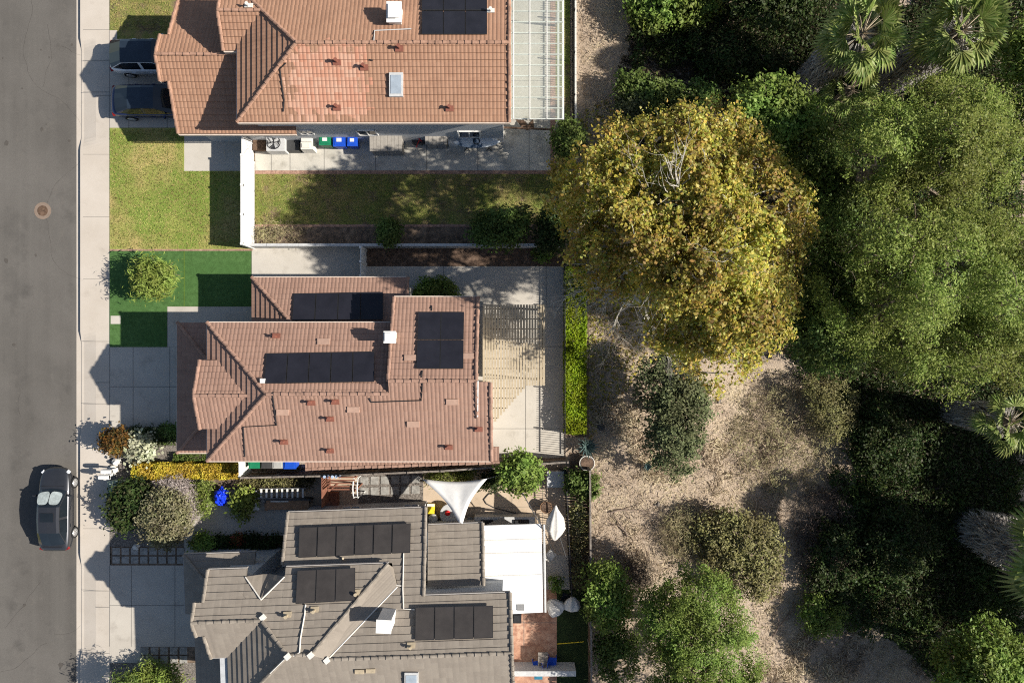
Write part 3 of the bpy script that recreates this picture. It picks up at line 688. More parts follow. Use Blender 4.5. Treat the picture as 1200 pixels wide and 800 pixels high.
# ================================================================== HOUSE THREE (bottom, turned 2 degrees)
def T3(u, v): return (u + .035 * (v - 260), v - .035 * (u + 190))
h3 = empty('house', G(-180, 300, 0), 'house with flat grey tile roof, three dusty solar arrays and a white patio cover', 'house')
b3 = MB(); S3 = .52
P3 = lambda *a: Plane(*a, T=T3)
rN = P3(0, 182, 3.45, 0, 1, S3); lN3 = P3(0, 230, 5.2, 0, 1, S3); wH = P3(-294, 0, 5.2, 1, 0, S3)
sA = P3(0, 304, 5.2 + S3 * 3.7, 0, -1, S3); gS3 = P3(0, 320, 5.2, 0, -1, S3)
K = dict(course=.37, step=.05)
facet(b3, rN, [(-238, 182), (-90, 182), (-90, 232), (-238, 232)], **K)
facet(b3, rN, [(-124, 232), (-90, 232), (-90, 251), (-117, 251)], **K)
facet(b3, rN, [(-117, 251), (-90, 251), (-90, 262), (-128, 262)], **K)
facet(b3, rN, [(-128, 262), (-2, 262), (-2, 312), (-183, 312)], **K)
facet(b3, lN3, [(-311, 230), (-271, 230), (-271, 275), (-311, 275)], **K)
facet(b3, lN3, [(-319, 258), (-311, 258), (-311, 275), (-319, 275)], **K)
facet(b3, lN3, [(-271, 237), (-252, 257), (-252, 275), (-271, 275)], **K)
facet(b3, lN3, [(-252, 257), (-231, 238), (-231, 292), (-248, 275), (-252, 275)], **K)
facet(b3, lN3, [(-231, 230), (-126, 230), (-197, 304), (-219, 304), (-231, 292)], **K)
facet(b3, wH, [(-294, 230), (-294, 379), (-219.5, 304)], **K)
facet(b3, gS3, [(-311, 320), (-311, 275), (-249, 275), (-294, 320)], **K)
facet(b3, gS3, [(-319, 292), (-319, 275), (-311, 275), (-311, 292)], **K)
facet(b3, sA, [(-219.5, 304), (-294, 378), (-183, 378), (-183, 312), (-197, 304)], **K)
facet(b3, sA, [(-183, 312), (-183, 420), (-2, 420), (-2, 312)], **K)
# steep strip between the upper and the lower roof
strip = [lN3.pt(-126, 230, .05), lN3.pt(-197, 304, .05), rN.pt(-183, 312, .06), rN.pt(-117, 253, .06), rN.pt(-122, 236, .06)]
for i, j, k in ((0, 1, 2), (0, 2, 3), (0, 3, 4)):
    b3.face([strip[i], strip[j], strip[k]], [(0, 0), (3, 0), (3, .3)])
# pent roof round the garage, sagging lower rear roof, notch
pW3 = P3(-356, 0, 3.0, 1, 0, .35); pN3 = P3(0, 226, 3.0, 0, 1, .35); pW4 = P3(-347, 0, 3.0, 1, 0, .35)
facet(b3, pW3, [(-356, 226), (-356, 290), (-303, 290), (-303, 279)], **K)
facet(b3, pN3, [(-356, 226), (-303, 279), (-278, 240), (-278, 226)], **K)
facet(b3, pW4, [(-347, 312), (-347, 400), (-303, 400), (-303, 312)], **K)
lr = P3(0, 203, 3.0, 0, 1, .42)
facet(b3, lr, [(-89, 203), (-30, 203), (-30, 262), (-89, 262)], **K)
roof3 = b3.build('roof', 'tile_three', h3)
nb = MB()
A, B_, C_, D_, E_ = lN3.pt(-271, 237, 0), lN3.pt(-252, 257, 0), lN3.pt(-231, 238, 0), G(*T3(-257, 238), 4.95), G(*T3(-249, 238), 4.95)
nb.face([A, D_, B_]); nb.face([B_, E_, C_]); nb.face([B_, D_, E_]); nb.build('roof_notch', 'tile_three', roof3)
c3 = MB(); L3 = lambda pl, a, b: (pl.pt(*a), pl.pt(*b))
for a, b in (L3(wH, (-294, 379), (-219.5, 304)), L3(wH, (-248, 275.5), (-219.5, 304)), L3(lN3, (-319, 275), (-249, 275)), L3(sA, (-219, 304), (-197, 304)), L3(rN, (-183, 312), (-2, 312)),
             L3(rN, (-90, 182), (-90, 262)), L3(lr, (-30, 203), (-30, 262)), L3(rN, (-2, 262), (-2, 312)), L3(sA, (-2, 312), (-2, 420)), L3(lN3, (-311, 230), (-311, 258)), L3(lN3, (-319, 258), (-319, 275)), L3(gS3, (-311, 320), (-311, 292)), L3(gS3, (-319, 292), (-319, 275)), L3(lN3, (-126, 230), (-197, 304)), L3(rN, (-238, 182), (-238, 230)), L3(pW3, (-356, 226), (-303, 279))):
    c3 = MB(); caps(c3, a + Vector((0, 0, .03)), b + Vector((0, 0, .03)), .09); c3.build('ridge_tiles', 'cap_three', roof3)
fl = MB()
for a, b in ((strip[3], strip[2]), (lN3.pt(-271, 237, .08), lN3.pt(-252, 257, .1)), (lN3.pt(-252, 257, .1), lN3.pt(-231, 238, .08)), (wH.pt(-219.5, 304, .16), wH.pt(-240, 324, .16))):
    fl = MB(); fl.tube([a, b], .035, 5); fl.build('flashing', 'offwhite', roof3)
for p in (lN3.pt(-197, 304, .1), rN.pt(-183, 312, .1), wH.pt(-219, 304, .12), lN3.pt(-248, 272, .1)):
    fl = MB(); fl.box(tuple(p), (.26, .26, .14), .7); fl.build('ridge_end_cap', 'offwhite', roof3)
f3 = MB()
for a, b in (L3(rN, (-238, 181.3), (-90, 181.3)), L3(lN3, (-311, 229.3), (-271, 229.3)), L3(lN3, (-231, 229.3), (-126, 229.3)), L3(lr, (-89, 202.3), (-30, 202.3)), L3(lr, (-29.2, 203), (-29.2, 262)), L3(rN, (-89.2, 182), (-89.2, 262)), L3(rN, (-89, 261.3), (-2, 261.3)), L3(rN, (-1.2, 262), (-1.2, 312)), L3(sA, (-1.2, 312), (-1.2, 420)), L3(rN, (-238.7, 182), (-238.7, 230)), L3(gS3, (-311, 320.7), (-294, 320.7)), L3(wH, (-294.7, 322), (-294.7, 379)), L3(lN3, (-311.8, 230), (-311.8, 258)), L3(lN3, (-319.8, 258), (-319.8, 275)), L3(gS3, (-319.8, 292), (-319.8, 275)), L3(gS3, (-311.8, 320), (-311.8, 292)), L3(pN3, (-356, 225.3), (-278, 225.3)), L3(pW3, (-356.8, 226), (-356.8, 290))):
    fascia(f3, a, b, .18)
f3.build('fascia', 'greyfascia', h3)
w3 = MB()
gprism(w3, [(-231, 190), (-97, 190), (-97, 233), (-231, 233)], 0, 3.4, T3)
gprism(w3, [(-303, 238), (-268, 238), (-268, 372), (-303, 372)], 0, 5.1, T3); gprism(w3, [(-267.8, 258), (-231, 258), (-231, 372), (-267.8, 372)], 0, 5.1, T3)
gprism(w3, [(-230.8, 234), (-128, 234), (-190, 300), (-230.8, 300)], 0, 5.15, T3); gprism(w3, [(-230.8, 300.2), (-180, 300.2), (-180, 410), (-230.8, 410)], 0, 3.4, T3)
gprism(w3, [(-179, 268), (-10, 268), (-10, 412), (-179, 412)], 0, 3.5, T3); gprism(w3, [(-97, 265), (-10, 265), (-10, 300), (-97, 300)], 3.5, 5.2, T3)
gprism(w3, [(-96, 211), (-37, 211), (-37, 264), (-96, 264)], 0, 2.95, T3); gprism(w3, [(-340, 236), (-303.2, 236), (-303.2, 372), (-340, 372)], 0, 2.95, T3)
w3.face([G(*T3(-310, 238), 5.2), G(*T3(-310, 312), 5.2), G(*T3(-310, 275), 6.2)])
w3.face([G(*T3(-97, 190), 3.4), G(*T3(-97, 264), 3.4), G(*T3(-97, 264), 5.4)]); w3.face([G(*T3(-10, 268), 5), G(*T3(-10, 400), 4.2), G(*T3(-10, 312), 6.6)])
w3.build('wall', 'stucco_grey', h3)
gd = MB(); gprism(gd, [(-340.3, 246), (-341, 246), (-341, 330), (-340.3, 330)], .02, 2.2, T3); gd.build('garage_door', 'ltgrey', h3)
for u0, u1 in ((-190, -170), (-120, -104)):
    a, b = G(*T3(u0, 189.6)), G(*T3(u1, 189.6)); window_box(h3, a[:2], b[:2], 1.2, 2.3, (0, 1, 0))
solar(h3, rN, [(351, 617), (482, 612), (481, 647), (349, 653)], 6, 1, 'solar_brown', .16, .1); solar(h3, lN3, [(349, 667), (417, 664), (416, 703), (346, 707)], 3, 1, 'solar_brown', .16, .12)
solar(h3, rN, [(487, 710), (578, 708), (578, 747), (486, 750)], 4, 1, 'solar_brown', .16, .12)
p = rN.at(456, 720); mb = MB(); zt = p.z + 1.35; bb = W(450, 733, zt)
mb.box((bb.x, bb.y, zt - 1.0), (.68, .6, 2.0), -.05); ch = mb.build('chimney', 'white', h3); mb = MB(); mb.box((bb.x, bb.y, zt + .05), (.74, .66, .1), -.05); mb.build('chimney_cap', 'white', ch)
skylight(h3, sA, [(474, 788), (490, 788), (490, 812), (474, 812)])
pipes(h3, lN3, [[(358, 708), (357, 720), (352, 748), (351, 764), (344, 768)]], 'offwhite', .04); pipes(h3, rN, [[(473, 648), (472, 690), (473, 713), (486, 714)], [(470, 686), (458, 684), (420, 692)]], 'offwhite', .035)
vents(h3, lN3, [(337, 720), (369, 714), (418, 694)], 'cream', .3, .06); vents(h3, rN, [(482, 756)], 'cream', .3, .05)
flatvents(h3, sA, [(421, 787), (434, 786)], .55, .25, 'cream')
mb = MB(); mb.tube([rN.at(401, 654, .06), rN.at(402, 654, .3)], .06, 6); mb.build('vent_pipe', 'cream', h3)

# ================================================================== SETTING
def ground():
    xs = sorted(set([-400, -200, -100, -60] + [round(-45 + i * .6, 3) for i in range(50)] + [-25.26, -25.24] + [round(-15 + i * .6, 3) for i in range(110)] + [60, 80, 120, 200, 400]))
    ys = sorted(set([-400, -200, -100, -60, -45] + [round(-36 + i * .6, 3) for i in range(121)] + [45, 60, 100, 200, 400]))
    me = bpy.data.meshes.new('ground'); V = [(x, y, terrain_z(min(x, 50), y)) for y in ys for x in xs]; n = len(xs)
    F = [(j * n + i, j * n + i + 1, (j + 1) * n + i + 1, (j + 1) * n + i) for j in range(len(ys) - 1) for i in range(n - 1)]
    me.from_pydata(V, [], F); me.materials.append(M['dirt']); me.polygons.foreach_set('use_smooth', [True] * len(F))
    o = bpy.data.objects.new('ground', me); COL.objects.link(o); return struct(o)
ground()
sheet('street', rect(-130, -900, 87.6, 1700), -.17, 'asphalt')
sheet('gutter', rect(87.6, -900, 94, 1700), -.166, 'walk'); sheet('far_gutter', rect(-137, -900, -130, 1700), -.166, 'walk')
sheet('far_pavement', rect(-180, -900, -137, 1700), 0, 'walk', .2); sheet('far_lawn', rect(-400, -900, -180, 1700), .0, 'lawn_dry', .2)
def pavement():
    mb = MB(); cuts = [(58, 160), (402, 496), (664, 760)]
    def z(y):
        m = 0
        for a, b in cuts: m = max(m, min(1, max(0, min((y - a + 14) / 14, (b + 14 - y) / 14))))
        return -.14 * m
    ys = [-900, -300] + list(range(-100, 901, 4)) + [1700]
    for a, b in zip(ys, ys[1:]):
        A = [W(94, a), W(97, a), W(112, a), W(128.6, a)]; B = [W(94, b), W(97, b), W(112, b), W(128.6, b)]
        fa = [z(a), z(a), z(a) * .25, 0]; fb = [z(b), z(b), z(b) * .25, 0]
        A = [Vector((p.x, p.y, f)) for p, f in zip(A, fa)]; B = [Vector((p.x, p.y, f)) for p, f in zip(B, fb)]
        for i in range(3): mb.face([B[i], B[i + 1], A[i + 1], A[i]])
        mb.face([Vector((A[0].x, A[0].y, -.25)), Vector((B[0].x, B[0].y, -.25)), B[0], A[0]])
    return struct(mb.build('pavement', 'walk'))
pavement()
joints('pavement_joints', [(97.5, y, 128.6, y) for y in range(-38, 860, 73)] + [(97.5, y + 36, 128.6, y + 36) for y in range(-38, 58, 73)] + [(112, y, 128.6, y) for y in (112, 448, 711)], .004, .022)
sheet('driveway', rect(128.6, 48.5, 252, 150), .002, 'concrete'); sheet('driveway', rect(128.6, 406.5, 252, 500), .002, 'concrete'); sheet('driveway', rect(128.6, 662, 264, 757.5), .002, 'concrete')
joints('driveway_joints', [(128.6, 112, 252, 112), (151, 48.5, 151, 150), (196, 48.5, 196, 150), (128.6, 453, 252, 453), (156, 407, 156, 500), (199, 378, 199, 500), (128.6, 709, 264, 709), (154, 662, 154, 757), (205, 662, 205, 757), (128.6, 500, 128.6, 407), (128.6, 48, 128.6, 150), (128.6, 662, 128.6, 757)], .007)
sheet('front_lawn', rect(128.6, -260, 262, 48.5), .02, 'lawn'); sheet('lawn_corner', rect(128.6, 36, 137.5, 48.3), .026, 'walk')
sheet('front_lawn', [(128.6, 150), (216, 150), (216, 200.5), (296, 200.5), (296, 292), (128.6, 292)], .02, 'lawn_dry')
sheet('entry_pad', rect(215.6, 150, 297, 200.5), .012, 'pad')
sheet('lawn_edge', rect(128.6, 292, 296, 294), .03, 'brick')
sheet('turf_lawn', [(128.6, 294), (294.5, 294), (294.5, 359), (196, 359), (196, 406.5), (128.6, 406.5)], .022, 'turf')
sheet('turf_step', rect(130, 370, 141.5, 379.5), .03, 'pad')
sheet('front_walk', [(196.3, 359.3), (330, 359.3), (330, 390), (252, 390), (252, 406.4), (196.3, 406.4)], .012, 'concrete')
joints('turf_seam', [(216, 294.4, 216, 359)], .0262, .02, 'lime')
sheet('side_yard', rect(299, 150, 645, 200), .004, 'stained'); sheet('brick_edging', rect(299, 200, 652, 204), .03, 'brick')
sheet('back_lawn', rect(299, 204, 662, 263), .012, 'lawn'); sheet('brick_edging', rect(299, 263, 652, 266), .03, 'brick')
sheet('planting_bed', rect(299, 266, 662, 288), .004, 'soil')
joints('side_yard_joints', [(318, 178, 318, 200), (340, 178, 340, 200), (380, 160, 380, 200), (440, 160, 440, 200), (500, 160, 500, 200), (560, 160, 560, 200), (620, 150, 620, 200)], .009)
sheet('side_path', rect(295, 291, 429, 340), .004, 'pad'); sheet('mulch_bed', rect(430, 291, 662, 312), .02, 'mulch')
sheet('patio', rect(429, 312, 661, 536), .004, 'pad')
joints('patio_joints', [(616, 440, 616, 535), (570, 502, 661, 502), (640, 312, 640, 360), (429, 360, 661, 360), (637, 406, 661, 406), (520, 312, 520, 350)], .009)
sheet('hedge_bed', rect(661, 291, 690, 512), .01, 'soil')
sheet('covered_patio', rect(570, -200, 645, 150), .004, plain('covered_concrete', (.36, .335, .29), .85)); sheet('brick_edging', rect(645, -200, 651, 205), .02, 'brick'); sheet('grass_strip', rect(651, -200, 668, 190), .015, 'lawn')
joints('covered_patio_joints', [(620, -200, 620, 150), (590, 40, 645, 40), (590, 95, 645, 95)], .009)
sheet('gravel_bed', rect(128.6, 500, 300, 544), .008, 'gravel'); sheet('gravel_bed', rect(128.6, 544, 240, 640), .009, 'gravel')
sheet('garden_path', [(216, 612), (240, 600), (240, 574), (345, 574), (345, 627), (232, 627), (232, 662), (216, 662)], .016, 'concrete')
sheet('paver_bed', rect(130, 640, 218, 662), .012, 'soil'); sheet('paver_bed', rect(165, 757.5, 264, 776), .012, 'soil')
sheet('gravel_bed', rect(128.6, 776, 300, 1000), .008, 'gravel'); sheet('corner_pad', rect(128.6, 757.5, 165, 776), .006, 'concrete')
sheet('side_garden', [(240, 548), (500, 548), (500, 574), (240, 574)], .006, 'soil')
sheet('side_patio', rect(345, 556, 420, 640), .018, 'beige_patio')
sheet('stepping_gravel', rect(420, 553, 496, 640), .018, 'gravel')
sheet('beige_patio', rect(496, 552, 668, 690), .022, 'beige_patio')
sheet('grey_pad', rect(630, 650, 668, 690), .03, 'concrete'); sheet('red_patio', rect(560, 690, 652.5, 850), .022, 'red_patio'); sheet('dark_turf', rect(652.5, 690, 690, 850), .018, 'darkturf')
joints('red_patio_joints', [(614, 715, 614, 760), (600, 729, 652, 729)], .027)
joints('beige_patio_joints', [(600, 556, 600, 640), (636, 556, 636, 650), (520, 596, 668, 592)], .027, .02)
sheet('bed_kerb', rect(250, 643, 336, 646.5), .25, 'ltgrey', .25); sheet('shade_bed', rect(229, 627, 336, 643), .01, 'soil')
sheet('planted_edge', rect(668, 530, 692, 850), .0, 'soil')

# stepping stones, each its own
def stone(px, py, sx, sy, label, group, k):
    mb = MB(); a = W(px, py); s = .0
    mb.box((a.x, a.y, .022), (sx / PPM, sy / PPM, .05), random.uniform(-.03, .03), taper=.95)
    tag(mb.build('stepping_stone', 'paver'), label, 'stepping stone', group)
for r_ in range(2):
    for c_ in range(8):
        stone(136.5 + c_ * 10.8, 645.5 + r_ * 10, 9, 8.6, 'square grey paving stone in the double row between the round bush and the lower driveway', 'stones of the long double row', c_)
for r_ in range(2):
    for c_ in range(5):
        stone(170 + c_ * 11.3, 762 + r_ * 10, 9, 8.6, 'square dark paving stone in the short double row below the lower driveway', 'stones of the short double row', c_)
for r_ in range(2):
    for c_ in range(6):
        stone(427 + c_ * 12, 563 + r_ * 12.5 - .4 * c_, 9.5, 9.5, 'square pale paving stone in gravel between the white arch and the shade sail', 'stones in the side yard gravel', c_)

# manhole
e = empty('manhole_cover', W(50, 247, -.17), 'round rusty manhole cover with a concrete collar in the street', 'manhole cover')
p = W(50, 247, -.17); mb = MB(); mb.lathe((p.x, p.y, -.18), [(.5, 0), (.5, .016), (.33, .017)], 28); mb.build('collar', plain('manhole_collar', (.2, .15, .115), .9), e)
mb = MB(); mb.lathe((p.x, p.y, -.17), [(.31, 0), (.31, .012), (.29, .014), (.29, .01), (.16, .01), (.16, .014), (.05, .014)], 24); mb.build('cover', 'wood', e)

# cracks, sealed seams and drips in the street and the slabs
def cracks():
    mb = MB(); rs = random.Random(5)
    def crack(px, py, ang, L, z, w):
        p = W(px, py); n = int(L / .35)
        for i in range(n):
            ang += rs.uniform(-.5, .5) * .7; q = p + Vector((math.cos(ang), math.sin(ang), 0)) * .35; s = Vector((-math.sin(ang), math.cos(ang), 0)) * w * rs.uniform(.3, 1)
            mb.face([(a.x, a.y, z) for a in (p - s, q - s, q + s, p + s)]); p = q
    for _ in range(7): crack(rs.uniform(-10, 84), rs.uniform(0, 800), rs.choice([1.57, 0, .6]), rs.uniform(1, 4), -.165, .008)
    crack(26, -40, -1.55, 46, -.1646, .007)
    return struct(mb.build('street_cracks', plain('crack_filler', (.066, .059, .052), .9)))
cracks()
def stains():
    mb = MB(); rs = random.Random(9)
    for _ in range(14):
        x, y = rs.uniform(0, 86), rs.uniform(0, 800); p = W(x, y); r = rs.choice([.05, .07, .1, .14]); n = 11
        mb.face([(p.x + r * rs.uniform(.6, 1.2) * math.cos(k * 6.283 / n), p.y + 1.3 * r * rs.uniform(.6, 1.2) * math.sin(k * 6.283 / n), -.1644) for k in range(n)])
    return struct(mb.build('oil_drips', plain('oil_drip', (.075, .067, .058), .8)))
stains()

# ================================================================== FENCES AND WALLS
def MBx(mb, mat): mb.v = [tuple(mat @ Vector(v)) for v in mb.v]; return mb
def board_fence(name, label, A, B, h, nposts, mat, postmat, group=None, board=.14, gap=.006, cat='fence', rail=True, thick=.03, posts=True, base=None):
    A, B = Vector((A.x, A.y, 0)), Vector((B.x, B.y, 0)); d = (B - A).normalized(); L = (B - A).length; ang = math.atan2(d.y, d.x)
    root = empty(name, A, label, cat, group); mb = MB(); n = int(L / board)
    for i in range(n):
        c = A + d * ((i + .5) * L / n); hh = h + random.uniform(-.012, .012); z0 = terrain_z(c.x, c.y)
        mb.box((c.x, c.y, z0 + hh / 2 + .03), (L / n - gap, thick, hh), ang)
    mb.build('board_panel', mat, root)
    if rail:
        r = MB(); c = (A + B) / 2; nn = Vector((-d.y, d.x, 0)) * .04; z0 = terrain_z(c.x, c.y)
        for zz in (.35, h - .25): r.box((c.x + nn.x, c.y + nn.y, z0 + zz), (L, .05, .09), ang)
        r.box((c.x, c.y, z0 + h + .05), (L, .1, .04), ang); r.build('rail', postmat, root)
    if posts:
        for i in range(nposts + 1):
            c = A + d * (L * i / nposts); m = MB(); z0 = terrain_z(c.x, c.y); m.box((c.x, c.y, z0 + h / 2 + .04), (.11, .11, h + .16), ang); m.build('post', postmat, root)
    return root
fw = empty('fence', G(-303, -170), 'tall white vinyl fence between the dry front lawn and the top back yard', 'fence')
mb = MB()
for y0, y1 in ((-208, -176), (-175, -143), (-142, -109.5)):
    mb.prism([tuple(G(-304, y0))[:2], tuple(G(-302, y0))[:2], tuple(G(-302, y1))[:2], tuple(G(-304, y1))[:2]], .05, 1.72)
for y0, y1 in ((-208, -109.5),):
    for z0, z1 in ((.05, .17), (1.68, 1.8)): mb.prism([tuple(G(-304.6, y0))[:2], tuple(G(-301.4, y0))[:2], tuple(G(-301.4, y1))[:2], tuple(G(-304.6, y1))[:2]], z0, z1)
mb.build('panel', 'white', fw)
gt = MB()
gt.prism([tuple(G(-304, -233))[:2], tuple(G(-302.4, -233))[:2], tuple(G(-302.4, -210))[:2], tuple(G(-304, -210))[:2]], .05, 1.75)
g = gt.build('gate', 'white', fw)
br = MB(); br.tube([G(-301.9, -232, .2), G(-301.9, -211, 1.65)], .03, 4); br.tube([G(-301.9, -211, .2), G(-301.9, -232, 1.65)], .03, 4); br.build('brace', 'ltgrey', g)
for y in (-209, -175.5, -142.5, -109.5):
    m = MB(); a = G(-303, y); m.box((a.x, a.y, .93), (.16, .13, 1.86)); m.build('post', 'white', fw)
# block wall between the yards
bw = MB()
for i in range(30):
    x0, x1 = -305 + i * 12.1, -305 + (i + 1) * 12.1 - .15; bw.prism([tuple(G(x0, -112))[:2], tuple(G(x1, -112))[:2], tuple(G(x1, -109))[:2], tuple(G(x0, -109))[:2]], -.02, 1.0 + random.uniform(-.01, .01))
bw = bw.build('block_wall', 'ltgrey'); tag(bw, 'low pale block wall running between the back lawn and the mulch strip', 'garden wall')
# slatted gate of house two
sg = empty('slatted_gate', G(-172, -90), 'white slatted side gate beside the upper wing of the middle house', 'gate')
mb = MB()
for i in range(13):
    z = .12 + i * .115; mb.prism([tuple(G(-171, -106))[:2], tuple(G(-170.2, -106))[:2], tuple(G(-170.2, -73))[:2], tuple(G(-171, -73))[:2]], z, z + .085)
mb.build('slats', 'white', sg)
for y in (-106, -90, -74):
    m = MB(); a = G(-170.6, y); m.box((a.x, a.y, .85), (.12, .12, 1.7)); m.build('post', 'white', sg)
# fence between house two and three
pts = [W(283, 559.5, 1.8), W(400, 557, 1.8), W(520, 551.5, 1.8), W(668, 541, 1.8)]
labels = ['brown board fence beside the row of bins of the middle house', 'brown board fence along the south wall of the middle house, by the paving stones', 'brown board fence behind the patio tree and the shade sail']
for i in range(3): board_fence('board_fence', labels[i], pts[i], pts[i + 1] + (pts[i] - pts[i + 1]).normalized() * .12, 1.8, 3, 'wood', 'greywood', 'fences between the two lower houses')
a, b = W(281, 541, 1.7), W(281, 558, 1.7)
board_fence('side_gate', 'white boarded gate closing the passage with the bins', a, b, 1.7, 1, 'white', 'white', None, .16, .01, 'gate')
board_fence('board_fence', 'weathered grey board fence at the canyon edge of the lowest yard', W(688, 546), W(690, 850), 1.6, 12, 'wood', 'greywood', None, .16, .03)
# wrought iron fences
def iron_fence(label, A, B, h, white=False, step=.13):
    A, B = Vector((A.x, A.y, 0)), Vector((B.x, B.y, 0)); d = (B - A).normalized(); L = (B - A).length; ang = math.atan2(d.y, d.x)
    root = empty('iron_fence', A, label, 'fence'); mb = MB(); n = int(L / step)
    for i in range(n + 1):
        c = A + d * (L * i / n); mb.box((c.x, c.y, h / 2 + .05), (.025, .025, h), ang)
    mb.build('pickets', 'dkmetal', root); r = MB(); c = (A + B) / 2
    for z in (.15, h - .08): r.box((c.x, c.y, z), (L, .045, .045), ang)
    r.build('rail', 'dkmetal', root)
    for i in range(int(L / 2.4) + 1):
        c = A + d * min(L, i * 2.4); m = MB(); m.box((c.x, c.y, h / 2 + .08), (.07, .07, h + .16), ang); m.build('post', 'dkmetal', root)
    return root
iron_fence('black iron fence along the beige patio of the lowest house', W(662, 570), W(668, 690), 1.4)
iron_fence('black iron fence behind the grass strip of the top house', W(671, -120), W(671, 195), 1.3)
iron_fence('black iron fence at the back edge of the middle patio beside the bright hedge', W(660.7, 312), W(660.7, 532), 1.1)
mb = MB()
for i in range(40):
    y = -120 + i * 7.8; mb.prism([tuple(W(672.4, y))[:2], tuple(W(675, y))[:2], tuple(W(675, y + 7.5))[:2], tuple(W(672.4, y + 7.5))[:2]], -.1, .38 + random.uniform(-.01, .01))
tag(mb.build('kerb_wall', 'offwhite'), 'low pale kerb wall beside the iron fence at the top canyon edge', 'garden wall')
mb = MB(); mb.pbox(600, 786, 675, 792, 0, 1.2); tag(mb.build('block_wall', 'ltgrey'), 'pale block wall at the foot of the red patio', 'garden wall')

# ================================================================== PATIO COVERS
def patio_cover_glazed():
    e = empty('patio_cover', W(628, 70), 'white framed patio cover with clear panels behind the top house', 'patio cover'); h = 2.7
    x0, x1 = 597, 660
    mb = MB()
    ys = [139.5 - 12.6 * i for i in range(22)]
    for y in ys:
        a, b = W(x0, y, h), W(x1, y, h); mb.box(((a.x + b.x) / 2, a.y, h), (b.x - a.x, .05, .06))
    mb.build('rafter', 'white', e)
    for x in (602, 621, 641, 654.5, 660):
        m = MB(); a, b = W(x, -130, h + .06), W(x, 139.5, h + .06); m.box((a.x, (a.y + b.y) / 2, h + (.055 if x < 650 else -.09)), (.045 if x < 650 else .11, abs(a.y - b.y), .03 if x < 650 else .12)); m.build('purlin' if x < 650 else 'beam', 'white', e)
    mb = MB(); a, b = W(x0, -130, h + .1), W(x1, 139, h + .1); mb.box(((a.x + b.x) / 2, (a.y + b.y) / 2, h + .04), (b.x - a.x, abs(a.y - b.y), .012)); mb.build('clear_panel', 'poly', e)
    for y in (-125, 5, 136):
        m = MB(); a = W(654.5, y, h); m.box((a.x, a.y, h / 2 - .05), (.11, .11, h - .1)); m.build('post', 'white', e)
patio_cover_glazed()
def pergola():
    e = empty('pergola', W(605, 430), 'cream slatted pergola with a cut corner behind the middle house', 'pergola'); h = 2.65
    poly = [(566, 357), (638, 357), (638, 451), (617, 452), (580, 494), (566, 494)]
    def yspan(x):
        y1 = 494 if x < 580 else (494 - (x - 580) * 42 / 37 if x < 617 else 451.5)
        return 357, y1
    mb = MB(); x = 567
    while x < 638.5:
        a, b = yspan(x); A, B = W(x, a, h), W(x, b, h); mb.box((A.x, (A.y + B.y) / 2, h + .09), (.115, abs(A.y - B.y), .035), random.uniform(-.002, .002)); x += 3.35
    mb.build('slats', 'cream', e)
    y = 362
    while y < 490:
        x1 = 638.5 if y < 451 else 617 - (y - 452) * 37 / 42
        m = MB(); A, B = W(566, y, h), W(x1, y, h); m.box(((A.x + B.x) / 2, A.y, h), (B.x - A.x, .05, .13)); m.build('rafter', 'wood', e); y += 11.6
    m = MB(); A, B = W(635, 357, h), W(635, 451, h); m.box((A.x, (A.y + B.y) / 2, h - .15), (.1, abs(A.y - B.y), .16)); m.build('beam', 'cream', e)
    for y in (361, 405, 448):
        m = MB(); A = W(635, y, h); m.box((A.x, A.y, (h - .23) / 2), (.1, .1, h - .23)); m.build('post', 'cream', e)
pergola()
def patio_cover_white():
    e = empty('patio_cover', W(602, 660), 'solid white patio cover behind the lowest house', 'patio cover'); h = 2.6
    mb = MB(); q = [W(567, 615.5, h), W(634.5, 613.5, h), W(636.5, 717, h), W(598, 719, h), W(598, 708, h), W(567, 708, h)]
    mb.prism([tuple(p)[:2] for p in q], h - .12, h); mb.build('cover_roof', 'whiteroof', e)
    for y in (632, 647.5, 674):
        m = MB(); a, b = W(567, y + 1, h + .01), W(635, y - 1, h + .01); d = b - a; m.box(((a.x + b.x) / 2, (a.y + b.y) / 2, h + .018), (d.length, .05, .03), math.atan2(d.y, d.x)); m.build('seam', 'offwhite', e)
    m = MB(); m.pbox(606, 708, 614.5, 715, h + .002, h + .05); m.build('roof_hatch', 'grey', e)
    for x, y in ((633, 616), (634, 665), (635, 714)):
        m = MB(); A = W(x, y, h); m.box((A.x, A.y, (h - .12) / 2), (.12, .12, h - .13)); m.build('post', 'white', e)
    m = MB(); A, B = W(637.5, 614, h - .1), W(639, 717, h - .1); m.tube([A, B], .06, 6); m.build('gutter', 'ltgrey', e)
patio_cover_white()

